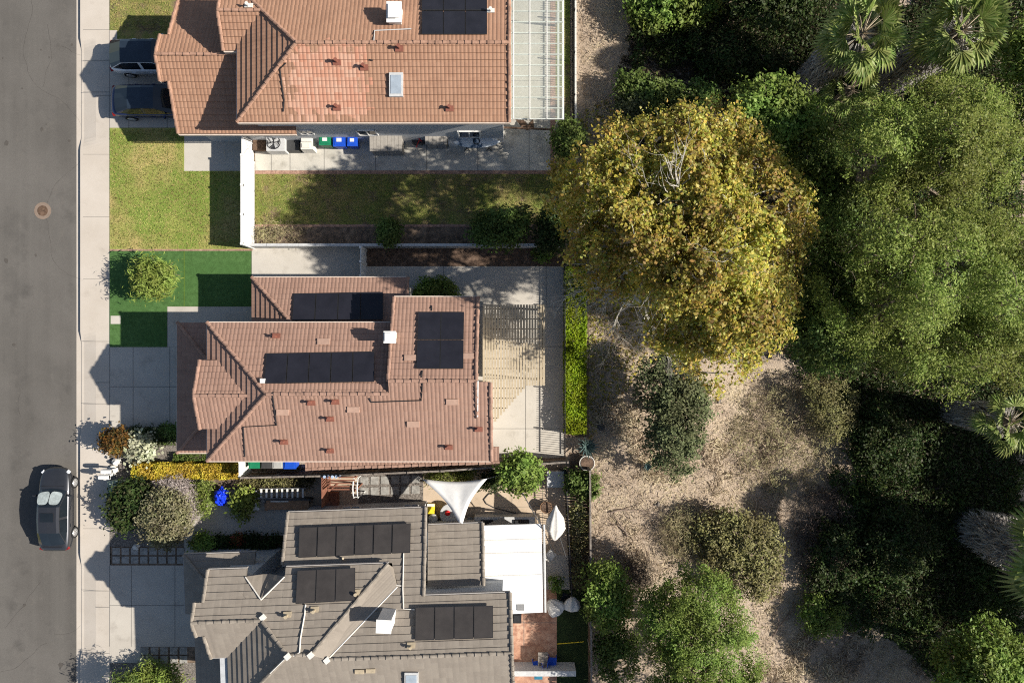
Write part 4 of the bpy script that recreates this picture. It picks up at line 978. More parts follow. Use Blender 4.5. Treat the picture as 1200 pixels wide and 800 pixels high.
# ================================================================== CARS
def car(loc, rot, L, Wd, H, paint, label, kind='sedan', roofmat=None, shade=False, zg=0.0):
    root = empty('parked_car', (loc[0], loc[1], zg), label, 'car', 'cars by the street')
    mt = Matrix.Translation((loc[0], loc[1], zg)) @ Matrix.Rotation(rot, 4, 'Z')
    w = Wd / 2; f = L / 2
    suv = kind == 'suv'
    belt = .95 if suv else .86; hood = 1.02 if suv else .93; deck = 1.05 if suv else .98
    # stations: y, half width, sill z, shoulder z, top z
    st = [(-f - .02, w * .55, .42, .62, .66), (-f + .04, w * .78, .34, .78, .84), (-f + .22, w * .92, .27, belt, deck - .03), (-f + .7, w * .985, .24, belt + .01, deck), (-f + 1.2, w, .22, belt + .01, deck + .02),
          (0, w, .22, belt, .99 if not suv else 1.06), (f - 1.55, w, .22, belt - .02, hood + .02), (f - 1.0, w * .985, .23, belt - .04, hood - .02), (f - .45, w * .92, .25, belt - .10, hood - .10), (f - .16, w * .76, .3, belt - .2, hood - .2), (f + .02, w * .5, .36, .58, .62)]
    mb = MB(); rings = []
    for y, hw, z0, zs, zt in st:
        half = [(hw * .0, z0), (hw * .86, z0), (hw * .97, z0 + .12), (hw, (z0 + zs) * .5), (hw * .985, zs - .05), (hw * .93, zs + .02), (hw * .78, zt), (hw * .4, zt + .025), (0, zt + .03)]
        rings.append([Vector((x, y, z)) for x, z in half] + [Vector((-x, y, z)) for x, z in half[-2:0:-1]])
    n = len(rings[0])
    for i in range(len(rings) - 1):
        for k in range(n): mb.face([rings[i][k], rings[i][(k + 1) % n], rings[i + 1][(k + 1) % n], rings[i + 1][k]])
    mb.face(rings[0]); mb.face(rings[-1][::-1])
    body = MBx(mb, mt).build('body', paint, root, smooth=True, weld=True)
    md = body.modifiers.new('round', 'SUBSURF'); md.levels = md.render_levels = 2
    # cabin: rows front to back (y, half width at belt, half width at roof, belt z, roof z)
    if suv: rows = [(f - 1.05, 1.06), (f - 1.95, H - .03), (f - 2.7, H), (-f + 1.0, H - .06), (-f + .28, 1.12)]
    elif kind == 'hatch': rows = [(f - 1.1, .97), (f - 2.0, H - .03), (f - 2.7, H), (-f + 1.25, H - .07), (-f + .45, 1.05)]
    else: rows = [(f - 1.3, .95), (f - 2.12, H - .04), (f - 2.8, H), (-f + 1.2, H - .05), (-f + .5, 1.02)]
    bw, rw = w * .9, w * .66
    zb = belt + .02
    Rf, Rm, Rr = rows[1], rows[2], rows[3]
    def sect(y, z): return [Vector((-bw, y, zb)), Vector((-rw - .03, y, z - .06)), Vector((-rw + .1, y, z)), Vector((0, y, z + .025)), Vector((rw - .1, y, z)), Vector((rw + .03, y, z - .06)), Vector((bw, y, zb))]
    S_ = [sect(*Rf), sect(*Rm), sect(*Rr)]
    F0 = [Vector((-bw * .97, rows[0][0], rows[0][1] - .04)), Vector((-bw * .7, rows[0][0] + .1, rows[0][1])), Vector((0, rows[0][0] + .16, rows[0][1] + .02)), Vector((bw * .7, rows[0][0] + .1, rows[0][1])), Vector((bw * .97, rows[0][0], rows[0][1] - .04))]
    B0 = [Vector((-bw * .92, rows[4][0], rows[4][1] - .04)), Vector((-bw * .65, rows[4][0] - .07, rows[4][1])), Vector((0, rows[4][0] - .1, rows[4][1] + .02)), Vector((bw * .65, rows[4][0] - .07, rows[4][1])), Vector((bw * .92, rows[4][0], rows[4][1] - .04))]
    rf = MB(); rm = roofmat or paint
    for a, b in ((0, 1), (1, 2)):
        for k in range(1, 5): rf.face([S_[a][k], S_[a][k + 1], S_[b][k + 1], S_[b][k]])
    MBx(rf, mt).build('roof', rm, root, smooth=True)
    pil = MB()
    for sgn in (0, 1):
        q = lambda i, k: S_[i][6 - k] if sgn else S_[i][k]
        a = F0[4 if sgn else 0]; b = B0[4 if sgn else 0]
        pil.face([a, q(0, 0), q(0, 1)]); pil.face([q(0, 0), q(1, 0), q(1, 1), q(0, 1)]); pil.face([q(1, 0), q(2, 0), q(2, 1), q(1, 1)]); pil.face([q(2, 0), b, q(2, 1)])
    MBx(pil, mt).build('pillars', paint, root)
    for nm, E, T_ in (('windshield', F0, S_[0]), ('rear_window', B0, S_[2])):
        g = MB()
        for k in range(4): g.face([E[k], E[k + 1], T_[k + 2], T_[k + 1]])
        MBx(g, mt).build(nm, 'glass', root, smooth=True)
        if nm == 'windshield' and shade:
            s = MB()
            for k, (u0, u1) in enumerate(((0.03, .49), (.51, .97))):
                pt = lambda u, v: (F0[0] * (1 - u) + F0[4] * u) * (1 - v) + (S_[0][1] * (1 - u) + S_[0][5] * u) * v + Vector((0, .14 * (1 - abs(2 * u - 1)) * (1 - v) + .03, .11))
                ring = [pt((u0 + u1) / 2 + (u1 - u0) / 2 * math.copysign(abs(math.cos(t)) ** .55, math.cos(t)), .5 + .38 * math.copysign(abs(math.sin(t)) ** .6, math.sin(t))) for t in [i * math.pi / 10 for i in range(20)]]
                s.face(ring)
            MBx(s, mt).build('sunshade', 'sunshade', root)
    for sgn in (-1, 1):
        q = lambda i, k: S_[i][6 - k] if sgn > 0 else S_[i][k]
        a = F0[4 if sgn > 0 else 0]; b = B0[4 if sgn > 0 else 0]
        off = Vector((sgn * .012, 0, .004))
        def ins(P): 
            c = sum(P, Vector()) / len(P); return [c + (p - c) * .88 + off for p in P]
        for P in ([a, q(0, 0), q(1, 0), q(1, 1), q(0, 1)], [q(1, 0), q(2, 0), b, q(2, 1), q(1, 1)]):
            g = MB(); g.face(ins(P)); MBx(g, mt).build('side_window', 'glass', root)
        mm = MB(); mm.box((sgn * (w + .09), f - 1.55, zb + .1), (.2, .1, .13), 0, 0, .8); MBx(mm, mt).build('mirror', paint, root)
        h_ = MB(); h_.box((sgn * w * .74, f - .3, belt - .2), (.2, .34, .1), -sgn * .7 + 0, 0, .7); MBx(h_, mt).build('headlight', 'headlight', root)
        h_ = MB(); h_.box((sgn * w * .80, -f + .17, belt - .1), (.24, .18, .1), sgn * .35, 0, .8); MBx(h_, mt).build('taillight', 'taillight', root)
        for yy in (f - .92, -f + .98):
            wl = MB(); wl.tube([Vector((sgn * (w - .2), yy, .33)), Vector((sgn * (w + .015), yy, .33))], .335, 24)
            ob = MBx(wl, mt).build('wheel', 'tyre', root)
            ri = MB(); ri.tube([Vector((sgn * (w + .01), yy, .33)), Vector((sgn * (w + .03), yy, .33))], [.24, .22], 18); ri.tube([Vector((sgn * (w + .03), yy, .33)), Vector((sgn * (w + .045), yy, .33))], .06, 10)
            for k in range(5):
                t_ = k * 2 * math.pi / 5; ri.box((sgn * (w + .034), yy + .12 * math.cos(t_), .33 + .12 * math.sin(t_)), (.012, .05, .05))
            MBx(ri, mt).build('rim', 'rim', ob)
        for yy in (f - 2.3, f - 3.3):
            d_ = MB(); d_.box((sgn * (w + .008), yy, belt - .12), (.03, .2, .035)); MBx(d_, mt).build('door_handle', paint, root)
    for ya, xa, xb in ((f - 1.02, -w * .72, w * .72), (-f + .3, -w * .62, w * .62)):
        if roofmat is None:
            s_ = MB(); zz = rows[0][1] - .02 if ya > 0 else rows[4][1] - .03; s_.box(((xa + xb) / 2, ya, zz), (xb - xa, .022, .02)); MBx(s_, mt).build('panel_seam', 'black', root)
    sr = MB()
    if kind == 'sedan':
        sr.face([Vector((x, y, H + .045 - .05 * abs(x))) for x, y in ((-.37, f - 2.95), (.37, f - 2.95), (.37, f - 2.45), (-.37, f - 2.45))]); MBx(sr, mt).build('sunroof', 'glass', root)
    return root
c = G(-528.5, 194); car((c.x, c.y), 0, 4.8, 1.84, 1.45, 'car_grey', 'dark grey sedan with a silver windscreen shade parked at the kerb', 'sedan', None, True, -.165)
c = G(-415.5, -328); car((c.x, c.y), R(-90), 4.75, 1.92, 1.6, 'car_silver', 'silver hatchback with a dark glass roof on the upper driveway', 'suv', 'tint', zg=.0)
c = G(-414, -277); car((c.x, c.y), R(-90), 4.75, 1.88, 1.46, 'car_blue', 'dark blue car nearer the dry lawn on the upper driveway', 'hatch', 'tint', zg=.0)

# ================================================================== SMALL THINGS
def bin_(px0, py0, px1, py1, mat, label, lidmat=None, sticker=True, group=None):
    h = 1.08; a = W(px0, py0, h); b = W(px1, py1, h); cx, cy = (a.x + b.x) / 2, (a.y + b.y) / 2; sx, sy = abs(b.x - a.x), abs(b.y - a.y)
    e = empty('wheelie_bin', (cx, cy, 0), label, 'bin', group)
    m = MB(); 
    for z0, z1, t0, t1 in ((.08, .98, .74, .95),):
        P0 = [(cx + x * sx / 2 * t0, cy + y * sy / 2 * t0, z0) for x, y in ((-1, -1), (1, -1), (1, 1), (-1, 1))]; P1 = [(cx + x * sx / 2 * t1, cy + y * sy / 2 * t1, z1) for x, y in ((-1, -1), (1, -1), (1, 1), (-1, 1))]
        m.face(P0[::-1]); m.face(P1)
        for i in range(4): m.face([P0[i], P0[(i + 1) % 4], P1[(i + 1) % 4], P1[i]])
    m.build('body', mat, e)
    l = MB(); q = [(-1, -1, 1.0), (1, -1, 1.0), (1, 1, 1.05), (-1, 1, 1.05)]
    l.slab([(cx + x * sx / 2, cy + y * sy / 2, z + .03) for x, y, z in q], .06); l.slab([(cx + x * sx * .38, cy + y * sy * .36 - .02, z + .06) for x, y, z in q], .04)
    l.tube([(cx - sx * .42, cy + sy * .53, 1.03), (cx + sx * .42, cy + sy * .53, 1.03)], .03, 6); lid = l.build('lid', lidmat or mat, e)
    if sticker:
        s = MB(); s.slab([(cx + x * sx * .2, cy + y * sy * .13 - sy * .05, z * .06 + 1.04) for x, y, z in q], .01); s.build('sticker', 'white', lid)
    w = MB()
    for s in (-1, 1): w.tube([(cx + s * sx * .38, cy + sy * .36, .1), (cx + s * sx * .46, cy + sy * .36, .1)], .1, 10)
    w.build('wheel', 'black', e)
    return e
bin_(373.5, 155.5, 387.5, 170, 'green_bin', 'green wheelie bin with a white lid sticker beside the shed of the top house')
bin_(390, 155, 404.5, 171.5, 'blue_bin', 'larger blue wheelie bin next to the green bin by the top house')
bin_(406.5, 156, 418.5, 171, 'blue_bin', 'smaller blue wheelie bin closest to the shed of the top house')
bin_(291, 537.5, 304, 549, 'green_bin', 'green wheelie bin behind the white side gate', sticker=False)
bin_(305.5, 537.5, 318, 549, 'dark_bin', 'black wheelie bin in the passage of the middle house', sticker=False)
bin_(319, 537.5, 331, 549, 'grey_bin', 'pale grey wheelie bin in the passage of the middle house', sticker=False)
bin_(332, 537.5, 346.5, 549.5, 'blue_bin', 'blue wheelie bin last in the row behind the white side gate', sticker=False)
# air conditioner
e = empty('air_conditioner', W(323, 168), 'white air conditioning unit with a round fan grille by the top house wall', 'air conditioner')
m = MB(); m.pbox(312, 158.5, 333.5, 177, .05, .85); m.build('case', 'ltgrey', e); p = W(320.5, 167, .86)
m = MB(); m.lathe(tuple(p), [(.4, -.01), (.4, .012), (.37, .012)], 26); m.build('fan_well', 'black', e)
m = MB()
for k in range(4):
    t = k * math.pi / 2 + .4; d = Vector((math.cos(t), math.sin(t), 0)); s = Vector((-d.y, d.x, 0)); m.slab([p + d * .05 + Vector((0, 0, .03)), p + d * .34 - s * .02 + Vector((0, 0, .03)), p + d * .34 + s * .16 + Vector((0, 0, .045)), p + d * .1 + s * .1 + Vector((0, 0, .04))], .008)
m.build('fan', 'ltgrey', e)
m = MB()
for r_ in (.12, .2, .28, .36): m.tube([p + Vector((r_ * math.cos(t), r_ * math.sin(t), .06)) for t in [i * math.pi / 12 for i in range(25)]], .005, 4)
m.build('grille', 'metal', e)
e = empty('water_softener', W(360, 167), 'white moulded equipment box on the side yard slab left of the green bin', 'equipment box')
m = MB(); m.pbox(352, 159, 367, 175.5, .02, .8, 0, .94); m.build('case', 'offwhite', e); m = MB(); m.pbox(353, 160, 365, 166, .8, .9); m.pbox(354, 168, 363, 173, .8, .84); m.build('lid', 'offwhite', e)
def shed(x0, y0, x1, y1, h, label, n, mat='shedroof', wall='shedroof'):
    e = empty('storage_shed', W((x0 + x1) / 2, (y0 + y1) / 2), label, 'shed'); m = MB(); m.pbox(x0 + 1, y0 + 1, x1 - 1, y1 - 1, 0, h - .12); m.build('wall', wall, e)
    m = MB(); a, b = W(x0, y0, h), W(x1, y1, h); w = (b.x - a.x) / n
    for i in range(n):
        xx = a.x + w * (i + .5); m.slab([(xx - w * .47, b.y, h - .06), (xx + w * .47, b.y, h - .06), (xx + w * .47, a.y, h + .04), (xx - w * .47, a.y, h + .04)], .05)
    m.slab([(a.x, b.y, h - .09), (b.x, b.y, h - .09), (b.x, a.y, h + .01), (a.x, a.y, h + .01)], .04); m.build('shed_roof', mat, e)
    m = MB(); c = (a.x + b.x) / 2; yb = W(0, y1 - 1, h - .1).y
    for s in (-1, 1): m.box((c + s * (b.x - a.x) * .22, yb - .012, h * .45), ((b.x - a.x) * .4, .03, h * .75))
    m.build('door', 'grey', e); return e
shed(433, 153, 471, 177, 1.35, 'larger tan resin storage shed with a ribbed roof beside the blue bins', 9)
shed(498, 152, 524, 169, 1.25, 'small grey ribbed storage locker left of the kayak', 6, 'shedroof', 'grey')
m = MB(); m.pbox(296, 161, 311, 176, 0, .35); o = m.build('planter_box', 'wood'); tag(o, 'dark wooden planter box left of the air conditioner', 'planter')
m = MB(); m.pbox(334.5, 163, 351, 177, .0, .5, 0, .9); o = m.build('covered_crate', 'dark_bin'); tag(o, 'dark covered crate between the air conditioner and the white box', 'crate')
m = MB(); m.pbox(525, 153, 536, 168, 0, .7); m.pbox(527, 155, 534, 160, .7, .78); tag(m.build('plastic_cabinet', 'white'), 'white plastic cabinet between the grey locker and the kayak', 'cabinet')
e = empty('tool_pile', W(488, 162), 'small cluttered cart with red handles between the two sheds', 'cart'); m = MB(); m.pbox(483, 156, 497, 168, .2, .5, 0, 1.0); m.build('tray', 'dark_bin', e); m = MB(); m.tube([W(484, 158, .8), W(492, 163, .9), W(488, 172, .3)], .03, 5); m.tube([W(487, 156, .7), W(494, 166, .75)], .03, 5); m.build('handle', 'red', e)
for x in (486, 494):
    w = MB(); p = W(x, 168, .15); w.tube([p, p + Vector((.06, 0, 0))], .14, 10); w.build('wheel', 'black', e)
# kayak on trestles
e = empty('kayak', W(558, 165), 'long pale blue and white kayak resting on trestles along the top side yard', 'kayak'); A, B = W(531, 166.5, .75), W(586, 166, .75); m = MB()
d = B - A; s = Vector((0, 1, 0)); rows = []
for i in range(15):
    t = i / 14; wd = .36 * math.sin(math.pi * t) ** .6 + .01; p = A + d * t
    rows.append([p + s * wd * c + Vector((0, 0, z * (.3 + .7 * math.sin(math.pi * t)) )) for c, z in ((-.0, -.22), (.7, -.12), (1, .04), (.6, .1), (0, .13), (-.6, .1), (-1, .04), (-.7, -.12))])
for i in range(14):
    for k in range(8): m.face([rows[i][k], rows[i][(k + 1) % 8], rows[i + 1][(k + 1) % 8], rows[i + 1][k]])
M['kayak'] = mottled('kayak_blue', [(.05, .1, .16), (.62, .66, .68), (.1, .18, .26)], [1.1, 3], .4, .05, 10, .01, [(.45, .5), (.6, .65)])
m.build('hull', 'kayak', e, smooth=True)
ck = MB(); p = A + d * .5; ck.lathe((p.x, p.y, p.z + .1), [(.2, 0), (.2, .05), (.16, .05), (.15, .0)], 16); ck.build('cockpit', 'black', e)
for x in (547, 573):
    t = empty('trestle', W(x, 166), 'black trestle under the ' + ('left' if x < 560 else 'right') + ' end of the kayak', 'trestle', 'kayak trestles'); m = MB(); a = W(x, 158, .5); b = W(x, 174, .5); m.tube([a, b], .035, 5)
    m.build('bar', 'black', t)
    for q in (a, b):
        for s_ in (-.16, .16):
            l = MB(); l.tube([q, Vector((q.x + s_, q.y, 0))], .025, 5); l.build('leg', 'black', t)
m = MB(); m.pbox(568, 145, 585, 156, .0, .55); tag(m.build('storage_bench', 'dark_bin'), 'dark storage bench against the wall behind the kayak', 'bench')
e = empty('rusty_frame', W(620, 150), 'brown rusty folded garden frame lying below the glazed patio cover', 'garden frame')
m = MB(); m.tube([W(590, 149.5, .5), W(648, 152, .7)], .06, 6); m.build('beam', 'wood', e); m = MB(); m.slab([W(604, 140, .6), W(614, 141, .7), W(622, 150, .7), W(618, 153, .6), (W(612, 150, .6))], .05); m.slab([W(620, 144, .6), W(625, 139, .7), (W(626, 150, .7)), W(616, 152, .6)], .05); m.build('panel', 'wood', e)
m = MB(); m.tube([W(655, 142, 0), W(655, 142, 1.5)], .05, 6); m.tube([W(655, 142, 1.4), W(655, 178, .2)], .02, 5); tag(m.build('garden_post', 'green_bin'), 'green garden post with a cord at the end of the top side yard', 'post')

# front garden of the lowest house
e = empty('mailbox_stand', W(120, 556), 'pair of white mailboxes on posts at the pavement edge below the middle driveway', 'mailbox')
for y, x in ((552.5, 122), (559, 119)):
    b_ = MB(); p = W(x + 3, y, 1.15); b_.tube([p + Vector((-.28, 0, 0)), p + Vector((.28, 0, 0))], .13, 12); b_.box((p.x, p.y, 1.08), (.56, .26, .16)); f = b_.build('mailbox', 'white', e); d_ = MB(); d_.box((p.x - .29, p.y, 1.1), (.02, .22, .2)); d_.build('door', 'ltgrey', f)
    q = MB(); q.box((p.x, p.y, .52), (.1, .1, 1.04)); q.build('post', 'white', e)
m = MB(); m.box(tuple(W(123, 556, 1.0)), (.12, .6, .08)); m.build('crossbar', 'white', e)
e = empty('utility_box', W(135, 573), 'pale green utility cabinet with a flat lid beside the dark shrub at the pavement', 'utility box'); m = MB(); m.pbox(127, 564, 144.5, 582, .0, .75); m.build('cabinet', plain('utility_green', (.22, .27, .21), .6), e); m = MB(); m.pbox(126, 563, 145.5, 583, .75, .8); m.build('lid', plain('utility_lid', (.30, .36, .28), .6), e)
def rock(px, py, r, label, mat='offwhite', h=None, seed=0):
    bm = bmesh.new(); bmesh.ops.create_icosphere(bm, subdivisions=3, radius=1)
    p = WG(px, py)
    for v in bm.verts:
        n = noise.noise(v.co * 1.3 + Vector((seed, 0, 0))) * .45 + noise.noise(v.co * 3 + Vector((0, seed, 0))) * .15; v.co *= (1 + n); v.co = Vector((v.co.x * r, v.co.y * r * .85, max(-.1, v.co.z * (h or r * .6)))) 
    me = bpy.data.meshes.new('rock'); bm.to_mesh(me); bm.free(); me.materials.append(M[mat]); o = bpy.data.objects.new('rock', me); COL.objects.link(o); o.location = p + Vector((0, 0, .03)); return tag(o, label, 'rock')
rock(138, 541, .27, 'large whitish boulder between the mailboxes and the pale shrub', 'offwhite', .4, 1)
rock(133, 550, .26, 'small white stone just above the utility box', 'offwhite', .25, 2)
rock(147, 547, .3, 'grey stone near the tip of the yellow hedge', 'greywood', .25, 3)
rock(160, 640, .22, 'small pale stone below the dark front shrub', 'offwhite', .18, 5)
# cobalt tarp bundle
bm = bmesh.new(); bmesh.ops.create_icosphere(bm, subdivisions=4, radius=1)
for v in bm.verts:
    n = abs(noise.noise(v.co * 2.2)) * .5 + abs(noise.noise(v.co * 5)) * .2; v.co *= (.8 + n); v.co = Vector((v.co.x * .4, v.co.y * .5, max(0, v.co.z * .5 + .5)))
me = bpy.data.meshes.new('tarp_bundle'); bm.to_mesh(me); bm.free(); me.materials.append(M['blue']); o = bpy.data.objects.new('tarp_bundle', me); COL.objects.link(o); o.location = W(262, 580.5, .3); o.location.z = 0; tag(o, 'crumpled bright blue tarp bundle in the side garden', 'tarp')
# slatted rack, bench, cushion box
e = empty('slatted_rack', W(332, 578), 'low rack of nine white slats beside the long brown bench', 'rack'); m = MB()
for i in range(9):
    x = 305 + i * 6.1; a, b = W(x, 572.5, .8), W(x, 583, .55); m.slab([a, a + Vector((.1, 0, 0)), b + Vector((.1, 0, 0)), b], .05)
m.build('slats', 'white', e); m = MB(); m.tube([W(302, 583.5, .5), W(358, 584.5, .5)], .05, 5); m.tube([W(304, 572.5, .75), W(359, 572, .75)], .03, 5); m.build('rail', 'grey', e)
for x, y in ((303, 582), (357, 583), (304, 573), (358, 572.5)):
    m = MB(); p = W(x, y); m.box((p.x, p.y, .28), (.07, .07, .52)); m.build('leg', 'grey', e)
e = empty('garden_bench', W(337, 591), 'long brown wooden bench with a pale strip on it in the shaded side garden', 'bench'); m = MB(); m.pbox(312, 586, 362, 597, .4, .48); m.build('seat', 'teak', e); m = MB(); m.pbox(317, 586.5, 338, 588, .485, .52); m.build('cushion', 'offwhite', e)
m = MB(); m.pbox(309, 584.5, 364, 586, .05, .62); m.build('backrest', 'dark_bin', e)
for x in (314, 358):
    m = MB(); p = W(x, 592); m.box((p.x, p.y, .2), (.12, .45, .39)); m.build('leg', 'teak', e)
e = empty('cool_box', W(298, 592), 'small white box left of the long brown bench', 'box'); m = MB(); m.pbox(293.5, 588.5, 303, 597, 0, .4); m.build('body', 'offwhite', e); m = MB(); m.pbox(293, 588, 303.5, 597.5, .4, .46); m.build('lid', 'white', e)
rock(309, 586, .16, 'little grey stone between the white box and the bench', 'ltgrey', .2, 9)
# redwood gate arbour and white arch
e = empty('redwood_arbor', W(397, 576), 'dark redwood arbour with open slats between the bench and the white arch', 'arbour')
m = MB()
for i, y in enumerate((559, 562.5, 566, 569.5, 573)): A, B = W(384 if i else 397, y, 2.1), W(416, y, 2.1); m.box(((A.x + B.x) / 2, A.y, 2.1 + .003 * i), (B.x - A.x, .07, .05))
m.build('slats', 'redwood', e); m = MB(); A = W(377, 577, 1.9); m.box((A.x, A.y, .95), (.05, 1.7, 1.9)); m.build('panel', 'redwood', e)
m = MB(); m.pbox(377.5, 577, 396, 597, .03, .4); m.build('deck_box', 'redwood', e)
for x, y in ((385, 559), (416, 559), (385, 575), (415, 575)):
    m = MB(); p = W(x, y, 2.1); m.box((p.x, p.y, 1.04), (.09, .09, 2.08)); m.build('post', 'redwood', e)
for i in range(5):
    p = W(380 + i * 4.6, 558.5, 1.98); m = MB(); m.lathe((p.x, p.y, 1.83), [(.06, 0), (.09, .14), (.075, .15)], 10); o = m.build('flower_pot', plain('pale_blue_glaze', (.35, .45, .6), .3) if i == 0 else bpy.data.materials['pale_blue_glaze']); tag(o, 'tiny pale blue pot standing in the row on the fence rail behind the redwood arbour', 'pot', 'blue pots on the fence rail')
e = empty('garden_arch', W(417, 572), 'white metal garden arch at the start of the gravel stepping path', 'arch')
for x in (414.5, 419.5):
    m = MB(); A, B = W(x, 583, 2.0), W(x, 560, 2.0); pts_ = [Vector((A.x, A.y - .05, 0)), A] + [A.lerp(B, i / 6) + Vector((0, 0, .25 * math.sin(math.pi * i / 6))) for i in range(1, 6)] + [B, Vector((B.x, B.y + .05, 0))]; m.tube(pts_, .035, 6); m.build('hoop', 'white', e)
m = MB()
for i in range(5): m.tube([W(414.5, 562 + i * 5, 2.1), W(419.5, 562 + i * 5, 2.1)], .02, 5)
m.build('rungs', 'white', e)
# shade sail
e = empty('shade_sail', W(530, 578), 'white triangular shade sail stretched over the beige patio', 'shade sail')
Cn = [W(494.5, 561, 1.9), W(571, 560.5, 2.5), W(541, 617.5, 3.05)]; ctr = sum(Cn, Vector()) / 3
def edge(a, b, t): m_ = a.lerp(b, t); return m_ + (ctr - m_) * (.36 * 4 * t * (1 - t) * .62)
m = MB(); n = 14; grid = {}
for i in range(n + 1):
    for j in range(n + 1 - i):
        k = n - i - j; u, v, w = i / n, j / n, k / n
        p = Cn[0] * u + Cn[1] * v + Cn[2] * w
        pull = Vector()
        for a, b, wa, wb, wc in ((0, 1, u, v, w), (1, 2, v, w, u), (2, 0, w, u, v)):
            t = wb / (wa + wb) if wa + wb > 0 else .5; mm = Cn[a].lerp(Cn[b], t); pull += (edge(Cn[a], Cn[b], t) - mm) * (1 - wc) ** 3
        p = p + pull; p.z += -.15 * u * v * 4 + .05 * math.sin(14 * u / (u + v + .08)) * w * (1 - w) * 1.6
        grid[i, j] = p
for i in range(n):
    for j in range(n - i):
        m.face([grid[i, j], grid[i + 1, j], grid[i, j + 1]])
        if j < n - i - 1: m.face([grid[i + 1, j], grid[i + 1, j + 1], grid[i, j + 1]])
o = m.build('canopy', 'cloth', e, smooth=True, weld=True); sd = o.modifiers.new('thick', 'SOLIDIFY'); sd.thickness = .008
for a, b in ((Cn[0], W(490, 558, 1.9)), (Cn[1], W(608, 551, 2.6))):
    r = MB(); r.tube([a, b], .012, 4); r.build('rope', 'grey', e)
# fire table, cooler, kettle, stools
e = empty('fire_table', W(528, 603), 'round grey fire table with a red cap half under the shade sail', 'table'); p = W(528, 602.5, .6); m = MB(); m.lathe((p.x, p.y, 0), [(.35, 0), (.4, .5), (.62, .54), (.62, .6), (.58, .61)], 28); m.build('table', 'ltgrey', e)
p = W(524.5, 601, .7); m = MB(); m.lathe((p.x, p.y, .61), [(.14, 0), (.16, .06), (.1, .14), (.03, .16)], 16); m.build('cap', 'red', e)
e = empty('drinks_cooler', W(505, 597), 'yellow cooler with a white lid at the corner of the grey roof', 'cooler'); m = MB(); m.pbox(500.5, 591.5, 509, 602, .02, .6, 0, .95); m.build('body', 'yellow', e); m = MB(); m.pbox(500.5, 590, 509, 593.5, .6, .68); m.build('lid', 'offwhite', e)
e = empty('kettle_grill', W(508, 607), 'round grey covered grill below the yellow cooler', 'grill'); p = W(507, 608, .7); m = MB(); m.lathe((p.x, p.y, .45), [(.1, -.1), (.27, .05), (.28, .2), (.2, .34), (.05, .4)], 18); m.build('bowl', 'ltgrey', e)
for k in range(3):
    t = k * 2.1; m = MB(); m.tube([(p.x + .18 * math.cos(t), p.y + .18 * math.sin(t), .45), (p.x + .26 * math.cos(t), p.y + .26 * math.sin(t), 0)], .02, 5); m.build('leg', 'black', e)
def stool(px, py, r, label, mat='black'):
    e = empty('stool', W(px, py), label, 'stool'); p = W(px, py, .45); m = MB(); m.lathe((p.x, p.y, .4), [(r, 0), (r, .06), (r * .9, .08)], 14); m.build('seat', mat, e)
    for k in range(3):
        t = k * 2.1 + .3; l = MB(); l.tube([(p.x + r * .6 * math.cos(t), p.y + r * .6 * math.sin(t), .4), (p.x + r * .85 * math.cos(t), p.y + r * .85 * math.sin(t), 0)], .02, 5); l.build('leg', mat, e)
stool(515, 611, .22, 'black stool below the round fire table'); stool(551, 610, .24, 'dark round stool left of the outdoor kitchen', 'grey')
e = empty('outdoor_kitchen', W(590, 610), 'grey outdoor kitchen counter with a black grill against the white patio cover', 'outdoor kitchen'); m = MB(); m.pbox(556, 605.5, 627, 617, .0, .85); m.build('counter', 'ltgrey', e); m = MB(); m.pbox(563, 609, 578, 615.5, .855, .9); m.build('sink', 'dkmetal', e); m = MB(); m.pbox(602, 609, 620, 615.5, .855, .98, 0, .85); m.build('grill', 'black', e)
m = MB(); a, b, c_, t_ = W(566, 616, 1.0), W(606, 616, 1.0), W(588, 613, 1.0), W(588, 606, 1.5); m.face([a, b, t_]); m.face([b, c_, t_]); m.face([c_, a, t_]); m.build('hood', 'grey', e)
m = MB(); P = [(592, 573), (582, 575), (572, 579), (567, 585), (570, 590), (580, 595), (592, 598), (604, 601), (614, 605), (618, 608)]; m.tube([W(x, y, .05) for x, y in P], .03, 6); tag(m.build('garden_hose', 'dark_bin'), 'dark garden hose looping across the beige patio', 'hose')
m = MB(); m.tube([W(612, 577, 3.0), W(634, 615, 2.75), W(652, 654, 1.4)], .03, 5); m.tube([W(655, 626, 1.6), W(668, 668, 1.2)], .03, 5); tag(m.build('guy_cable', 'black'), 'black cable strung from the patio tree past the white cover corner', 'cable')
def pot(px, py, r, h, mat, label):
    e = empty('plant_pot', W(px, py), label, 'pot'); p = W(px, py); m = MB(); m.lathe((p.x, p.y, 0), [(r * .7, 0), (r, h), (r * 1.08, h), (r * 1.08, h - .04)], 18); m.build('pot', mat, e); m = MB(); m.lathe((p.x, p.y, h - .03), [(r * .9, 0), (r * .9, .035)], 14); m.build('soil', 'mulch', e); return e
pot(639.5, 592, .32, .5, 'teak', 'round brown pot standing alone on the beige patio')
pot(578, 552, .2, .5, 'ltgrey', 'small grey pot by the fence behind the shade sail')
